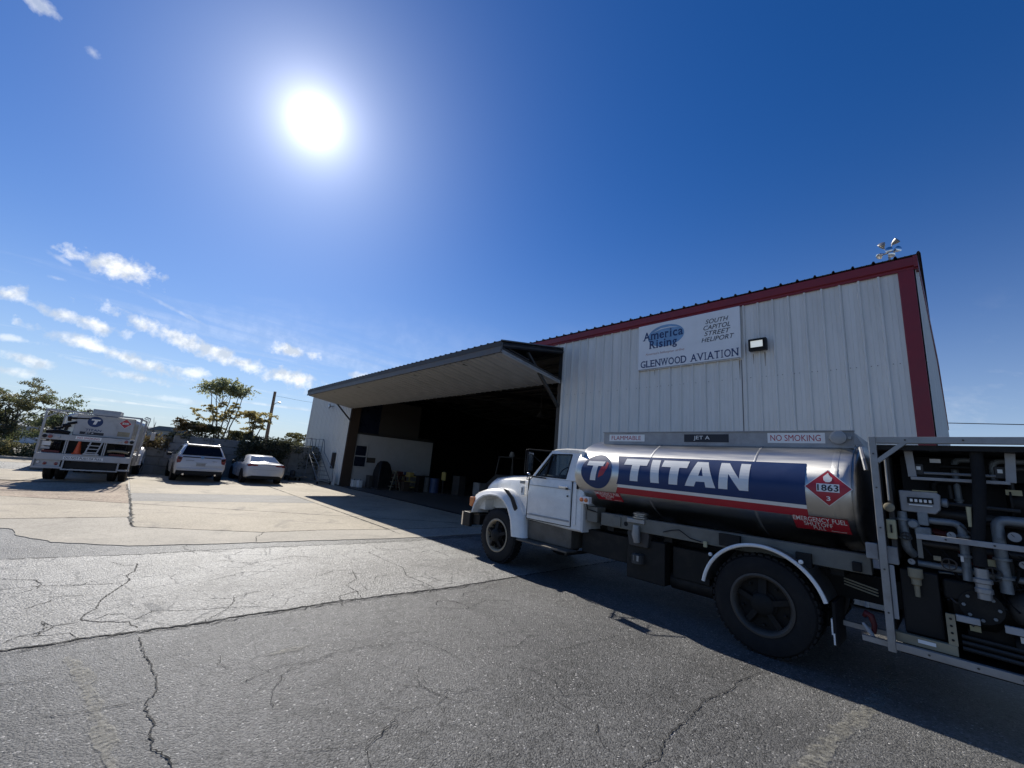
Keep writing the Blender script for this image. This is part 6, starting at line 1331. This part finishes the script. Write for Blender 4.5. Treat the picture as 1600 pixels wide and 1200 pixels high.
broad_tree((-46,-10.5,.1), 4.8, 3.4, 'leafolive', 'olive tree outside the left edge beyond the kerb', 45)
broad_tree((-43,-2.4,.1), 3.0, 2.0, 'leafdark', 'dark low tree hidden mostly behind the far fuel truck', 46)
for i, (y, m, lb) in enumerate(((-7.6,'leafolive','low olive brush along the verge at the left edge'),(-6.1,'leafyellow','yellow-green brush on the verge under the trees'),(-4.7,'leafolive','rough green brush by the left rear corner of the far fuel truck'),(-3.2,'leafdark','dark brush behind the far fuel truck'))):
    bush('roadside_brush', (-39.9,y,.1), (.7,.85,.75), m, lb, 50+i, 26, .14, 'brush', 'brush along the verge', 'leafyellow')
# woods and hills far away all round the field
def woods(name, pts, h, seed, m='leafdark'):
    rr = np.random.default_rng(seed); cl = []
    for a, b in zip(pts, pts[1:]):
        L = math.dist(a, b); n = int(L/5)
        for k in range(n):
            t = (k+rr.random())/n; x = a[0]+(b[0]-a[0])*t; y = a[1]+(b[1]-a[1])*t; hh = h*rr.uniform(.6,1.1); cl.append(((x+rr.normal()*4, y+rr.normal()*4, hh*.5), (3.4,3.4,hh*.55), 110))
    o = leaf_cloud(name, m, cl, 1.2, None, (0,0,0), seed); o['kind'] = 'stuff'; return o
woods('far_woods', [(-150,-160),(-170,-60),(-160,0),(-150,60),(-110,130),(0,170),(120,150)], 6.5, 61)
hb = MB(); hp = []
for k in range(61):
    a = R(150+k*4.0*1.0-120); hp.append((math.cos(a), math.sin(a), 12+9*math.sin(k*.7)+6*math.sin(k*1.7+1)))
vs = []
for c, s_, h in hp: vs += [(c*480,s_*480,-1),(c*560,s_*560,h*.55),(c*680,s_*680,h*.3)]
hb.add(vs, [(3*i+j,3*i+3+j,3*i+4+j,3*i+1+j) for i in range(60) for j in (0,1)]); struct(hb.build('hills', 'hill', smooth=True))
fb = empty('far_building', (-95, 5.4, 0), 'low pale building far off between the far fuel truck and the SUV', 'building'); FBO = (-95,5.4,0)
MB().box(-101, -95, 2.4, 8.2, 0, 3.3).build('walls', 'farwall', fb, FBO); MB().prism([(2.1,3.31),(8.5,3.31),(6.9,4.1),(3.7,4.1)], 'x', -101.3, -94.7).build('roof', 'hill', fb, FBO)
for y in (3.2,4.6,6.0,7.2): MB().box(-94.98, -94.9, y, y+.7, 1.7, 2.7).build('window', 'darkglass', fb, FBO)
wb = empty('white_shed', (-72, -9.2, 0), 'pale shed glimpsed through the trees at the far left', 'building'); WBO = (-72,-9.2,0)
MB().box(-78, -72, -12.2, -7.4, 0, 1.5).build('walls', 'white', wb, WBO); MB().prism([(-12.5,1.51),(-7.1,1.51),(-7.6,2.0),(-12,2.0)], 'x', -78.3, -71.7).build('roof', 'alum', wb, WBO); MB().box(-71.99, -71.93, -10.4, -9.2, .3, 1.2).build('door', 'greypaint', wb, WBO)

# ------------------------------------------------------------------ utility pole and wires
up = empty('utility_pole', (-40, 8.67, 2.0), 'wooden utility pole with a small street lamp arm behind the hedge', 'utility pole'); UO = (-40,8.67,2.0)
MB().tube([(-40,8.67,1.9),(-40,8.60,6.75)], [.15,.11], 12).build('pole', 'wood', up, UO, smooth=True)
MB().tube([(-40,8.62,5.45),(-40,8.80,5.75),(-40,9.02,5.86)], .03, 6).build('lamp_arm', 'alum', up, UO)
MB().tube([(-40,8.98,5.87),(-40,9.18,5.86)], [.05,.08], 8).build('lamp_head', 'alum', up, UO)
tag(MB().tube([(-40,8.63,6.4),(-38.5,10.6,6.16),(-37,12.6,6.05),(-34,17,6.2)], .008, 5).build('overhead_wire', 'black'), 'thin wire running from the wooden pole toward the hangar roof', 'wire')
tag(MB().tube([(-6,50,8.95),(0.3,50,8.73),(4.14,50,8.52),(14,50,8.1),(30,50,8.0)], .035, 5).build('overhead_wire', 'black'), 'dark wire crossing the sky right of the hangar corner', 'wire')
lp2 = empty('utility_pole', (31, 50, 0), 'wooden pole holding the wire beyond the right of the hangar', 'utility pole'); MB().tube([(31,50,0),(31,50,9)], [.16,.11], 10).build('pole', 'wood', lp2, (31,50,0))

# ------------------------------------------------------------------ rolling stairs, racks and odds and ends by the hangar wall
rs_ = empty('rolling_stair', (-28, 9.2, 0), 'tall grey rolling stair platform with cage rails against the left hangar wall', 'rolling stair'); RO = (-28,9.2,0)
def RS(mb, n, m='stairgrey'): return mb.build(n, m, rs_, RO)
for y in (8.75, 9.5):
    RS(MB().tube([(-29.9,y,.15),(-29.9,y,2.75),(-28.4,y,2.75),(-28.2,y,2.6),(-27.9,y,1.9),(-25.9,y,.9),(-25.75,y,.2)], .024, 6), 'handrail')
    RS(MB().tube([(-28.5,y,.15),(-28.5,y,2.74)], .022, 6), 'post'); RS(MB().tube([(-29.9,y,2.25),(-28.4,y,2.25)], .016, 6), 'mid_rail'); RS(MB().tube([(-29.9,y,1.70),(-28.4,y,1.70),(-26.0,y,.2)], .026, 6), 'stringer')
    RS(MB().tube([(-29.9,y,.2),(-25.9,y,.2)], .024, 6), 'base_rail'); RS(MB().tube([(-29.8,y,.25),(-28.5,y,1.65)], .015, 6), 'brace'); RS(MB().tube([(-29.2,y,1.7),(-29.2,y,2.74)], .014, 6), 'baluster')
    for x in (-29.8, -26.0): RS(MB().lathe([(.09,-.02),(.09,.02)], (x,y,.09), 'y', 14), 'castor', 'black')
RS(MB().box(-29.88, -28.42, 8.76, 9.49, 1.70, 1.735), 'platform')
for k in range(6): RS(MB().box(-28.3+k*.4, -28.0+k*.4, 8.76, 9.49, 1.46-k*.235, 1.49-k*.235), 'tread')
RS(MB().tube([(-29.9,8.75,2.75),(-29.9,9.5,2.75)], .022, 6), 'end_rail'); RS(MB().tube([(-29.9,8.75,2.25),(-29.9,9.5,2.25)], .016, 6), 'end_rail')
r2 = empty('pipe_rack', (-30.3, 8.2, 0), 'grey tubular work stand behind the sedan left of the rolling stair', 'work stand'); PO = (-30.3,8.2,0)
for x in (-30.7, -29.9):
    for y in (7.7, 8.25, 8.75): MB().tube([(x,y,0),(x,y,1.9+.1*math.sin(y*9))], .025, 6).build('post', 'stairgrey', r2, PO)
    for z in (.35,.95,1.45): MB().tube([(x,7.7,z),(x,8.75,z)], .02, 6).build('cross_rail', 'stairgrey', r2, PO)
for y in (7.7, 8.25, 8.75): MB().tube([(-30.7,y,1.85),(-29.9,y,1.85)], .02, 6).build('cross_rail', 'stairgrey', r2, PO)
MB().box(-30.7, -29.9, 7.7, 8.75, .93, .97).build('shelf', 'stairgrey', r2, PO)
dl = empty('tow_dolly', (-28.6, 8.05, 0), 'low tow dolly with small wheels standing before the work stand', 'dolly'); DO = (-28.6,8.05,0)
MB().box(-29.1, -28.0, 7.75, 8.35, .22, .30).build('deck', 'steel_dark', dl, DO, bevel=.02); MB().tube([(-28.0,8.05,.26),(-27.0,8.3,.34),(-26.8,8.35,.36)], .03, 6).build('drawbar', 'tancast', dl, DO); MB().lathe([(.12,0),(.15,.1),(.13,.3),(.05,.36)], (-28.6,8.05,.30), 'z', 14).build('motor', 'steel_dark', dl, DO)
for x in (-28.95, -28.15):
    for y in (7.72, 8.34): MB().lathe([(.05,0),(.11,.005),(.11,.055),(.05,.06)], (x,y,.11), 'y', 16).build('wheel', 'black', dl, DO)
# more clutter along the white wall and deeper in
tag(MB().prism([(-26.05,9.55),(-25.55,9.55),(-25.55,9.60),(-26.05,9.60)], 'z', .012, .62).build('leaning_board', 'siding', None), 'pale sheet standing against the hangar wall left of the big door', 'board')
ex = empty('wall_cabinet', (-26.95, 9.80, .9), 'dark narrow cabinet fixed on the hangar wall left of the big door', 'cabinet'); XO = (-26.95,9.80,.9)
MB().box(-27.15, -26.75, 9.74, 9.845, .95, 1.95).build('case', 'steel_dark', ex, XO, bevel=.01); MB().box(-27.12, -26.78, 9.728, 9.739, 1.0, 1.9).build('cabinet_door', 'plywood', ex, XO); MB().box(-26.82, -26.80, 9.71, 9.727, 1.4, 1.5).build('handle', 'black', ex, XO)
f2 = empty('flood_light', (-28.6, 9.8, 5.05), 'small round white lamp on the hangar wall beneath the left end of the raised door', 'floodlight'); F2 = (-28.6,9.8,5.05)
MB().tube([(-28.6,9.84,5.05),(-28.6,9.6,5.0)], .03, 8).build('arm', 'alum', f2, F2); MB().lathe([(.05,.08),(.15,.02),(.16,-.05),(.14,-.06)], (-28.6,9.55,5.0), 'y', 16).build('housing', 'alum', f2, F2); MB().lathe([(.14,-.055),(.0001,-.09)], (-28.6,9.55,5.0), 'y', 16).build('lens', 'clearlens', f2, F2)

# ------------------------------------------------------------------ inside the hangar
def small(name, label, cat, loc, parts, group=None):
    e = empty(name, loc, label, cat, group)
    for nm, m, mb, bv in parts: mb.build(nm, m, e, (0,0,0), bevel=bv)
    return e
for i, (x, y) in enumerate(((-25.05,10.55),(-24.65,10.75))):
    small('canister', ('white canister on the hangar floor nearest the brown door jamb','white canister on the hangar floor beside the first one')[i], 'canister', (x,y,.012), [('body','white',MB().box(-.16,.16,-.13,.13,0,.42),.03),('cap','black',MB().lathe([(.04,0),(.04,.05)],(.06,0,.42),'z',10),0),('handle','white',MB().tube([(-.1,0,.42),(-.08,0,.48),(.0,0,.48),(.02,0,.42)],.012,6),0)], 'white canisters inside the door')
small('covered_machine', 'dark machine under a black cover in front of the white inner wall', 'machine', (-23.9,11.75,.012), [('cover','blackpaint',MB().loft([[(x*s,y*s,z) for x,y in ((-.5,-.4),(.5,-.45),(.55,.4),(-.45,.45))] for s,z in ((1,0),(1.05,.5),(.95,1.1),(.7,1.5),(.4,1.68))]),.06),('base','steel_dark',MB().box(-.62,.62,-.5,.5,0,.08),0)])
small('step_ladder', 'short step ladder standing by the covered machine in the hangar', 'ladder', (-23.3,12.2,.012), [('stile','tancast',MB().bar((-.22,-.25,0),(-.17,.05,1.15),.04),0),('stile','tancast',MB().bar((.22,-.25,0),(.17,.05,1.15),.04),0),('back_leg','tancast',MB().bar((-.2,.45,0),(-.16,.08,1.13),.03),0),('back_leg','tancast',MB().bar((.2,.45,0),(.16,.08,1.13),.03),0)]+[('tread','tancast',MB().box(-.2,.2,-.24+.075*k,-.1+.075*k,.26*k+.22,.26*k+.25),0) for k in range(3)]+[('top_tread','tancast',MB().box(-.2,.2,-.02,.14,1.14,1.17),0)])
for i, (x, y, m, lb) in enumerate(((-23.35,13.35,'toolyellow','yellow tool trolley in front of the white inner wall'),(-23.9,12.9,'toolred','red tool trolley between the step ladder and the yellow trolley'))):
    small('tool_trolley', lb, 'trolley', (x,y,.012), [('leg',m,MB().box(a-.02,a+.02,b-.02,b+.02,.1,.85),0) for a in (-.4,.4) for b in (-.25,.25)]+[('tray',m,MB().box(-.43,.43,-.28,.28,z,z+.06),.01) for z in (.2,.52,.85)]+[('castor','black',MB().lathe([(.05,-.015),(.05,.015)],(a,b,.05),'y',10),0) for a in (-.4,.4) for b in (-.25,.25)]+[('tool_box',m,MB().box(-.25,.2,-.15,.15,.912,1.12),.02)], 'tool trolleys')
for i, (x, y, m, lb) in enumerate(((-22.9,14.2,'greypaint','grey oil drum nearest the end of the white inner wall'),(-22.25,14.5,'drumblue','dark blue oil drum beside the grey drum'))):
    small('oil_drum', lb, 'drum', (x,y,.012), [('body',m,MB().lathe([(.28,0),(.29,.02),(.285,.28),(.295,.30),(.285,.32),(.285,.58),(.295,.60),(.285,.62),(.29,.86),(.27,.88),(.0001,.87)],(0,0,0),'z',22),0),('bung','black',MB().lathe([(.03,.87),(.03,.895)],(.12,0,0),'z',8),0)], 'oil drums')
small('work_bench', 'long work bench with clutter on it inside the hangar', 'workbench', (-24.7,14.3,.012), [('bench_top','innertan',MB().box(-.4,.4,-1.1,1.1,.85,.91),.01)]+[('leg','steel_dark',MB().box(a-.03,a+.03,b-.03,b+.03,0,.85),0) for a in (-.34,.34) for b in (-1,1)]+[('vice','drumblue',MB().box(.1,.36,-.7,-.5,.91,1.1),.02),('crate','innerwhite',MB().box(-.3,.1,.2,.7,.911,1.15),.01),('bin','toolred',MB().box(-.2,.15,-.3,.05,.911,1.05),.01)])
small('potted_plant', 'yellowish rags hanging on a dark post at the end of the white inner wall', 'rag rack', (-21.9,14.9,.012), [('post','steel_dark',MB().box(-.03,.03,-.03,.03,0,1.4),0),('rag','toolyellow',MB().box(-.2,.2,-.05,.05,.8,1.3),.03),('base','steel_dark',MB().box(-.25,.25,-.2,.2,0,.05),0)]).name = 'rag_rack'
cab2 = small('tug', 'pale small service tug with an open frame cab deep in the hangar', 'tug', (-17.3,16.3,.012), [('body','steel_dark',MB().prism([(-1.3,.3),(-1.3,.95),(-.5,1.5),(.9,1.5),(1.2,1.0),(1.2,.3)],'y',-.7,.7),.06),('roof','steel_dark',MB().box(-.55,.75,-.6,.6,2.45,2.52),.03),('beacon','greypaint',MB().lathe([(.14,0),(.16,.1),(.1,.3)],(.0,0,2.52),'z',14),.0)]+[('cab_post','steel_dark',MB().bar((a,b,1.48),(a*.8+.02,b*.9,2.46),.07),0) for a in (-.6,.8) for b in (-.6,.6)]+[('wheel','black',MB().lathe([(.2,0),(.36,.01),(.36,.22),(.2,.23)],(a,b,.36),'y',22),0) for a in (-.8,.7) for b in (-.85,.63)])
small('hangar_lamp', 'small lamp hanging under the hangar roof inside the door', 'lamp', (-12.2,13.0,4.35), [('cord','steel_dark',MB().tube([(0,0,0),(0,0,1.6)],.012,6),0),('shade','steel_dark',MB().lathe([(.2,-.15),(.05,.05),(.03,.1)],(0,0,0),'z',16),0)])

for i, (x, y, w, d, h, m, lb) in enumerate(((-24.4,11.3,.5,.4,.7,'steel_dark','dark crate just inside the door between the canisters and the covered machine'),(-23.0,12.9,.45,.4,.5,'plywood','brown carton on the floor in front of the tool trolleys'),(-22.5,13.6,.4,.4,.9,'blackpaint','black bin in front of the oil drums'),(-21.2,15.6,.7,.5,1.1,'steel_dark','dark steel chest past the end of the white inner wall'),(-20.2,16.5,.6,.6,.8,'greypaint','grey case standing deeper inside right of the dark chest'))):
    small('storage_box', lb, 'box', (x,y,.012), [('case',m,MB().box(-w/2,w/2,-d/2,d/2,0,h),.015),('lid',m,MB().box(-w/2-.01,w/2+.01,-d/2-.01,d/2+.01,h+.002,h+.05),.01)])
small('office_chair', 'dark wheeled chair near the door in front of the inner window', 'chair', (-24.55,12.6,.012), [('seat','seat',MB().box(-.24,.24,-.24,.24,.44,.52),.03),('backrest','seat',MB().box(-.22,.22,.2,.26,.6,1.05),.03),('column','black',MB().box(-.03,.03,-.03,.03,.1,.44),0)]+[('foot','black',MB().bar((0,0,.1),(.28*math.cos(a),.28*math.sin(a),.04),.04),0) for a in (0,1.26,2.51,3.77,5.03)])
small('shelf_unit', 'dark shelf unit of parts against the far hangar wall', 'shelving', (-15.5,20.,.012), [('upright','steel_dark',MB().box(a-.03,a+.03,b-.03,b+.03,0,2.2),0) for a in (-1.5,1.5) for b in (-.3,.3)]+[('shelf','steel_dark',MB().box(-1.5,1.5,-.32,.32,z,z+.04),0) for z in (.3,.9,1.5,2.1)]+[('parts_box',m,MB().box(a,a+.4,-.25,.2,z+.041,z+.35),.01) for a,z,m in ((-1.3,.3,'toolred'),(-.6,.3,'greypaint'),(.3,.3,'plywood'),(-1.1,.9,'innerwhite'),(-.3,.9,'drumblue'),(.7,.9,'greypaint'),(-.9,1.5,'plywood'),(.2,1.5,'greypaint'))])
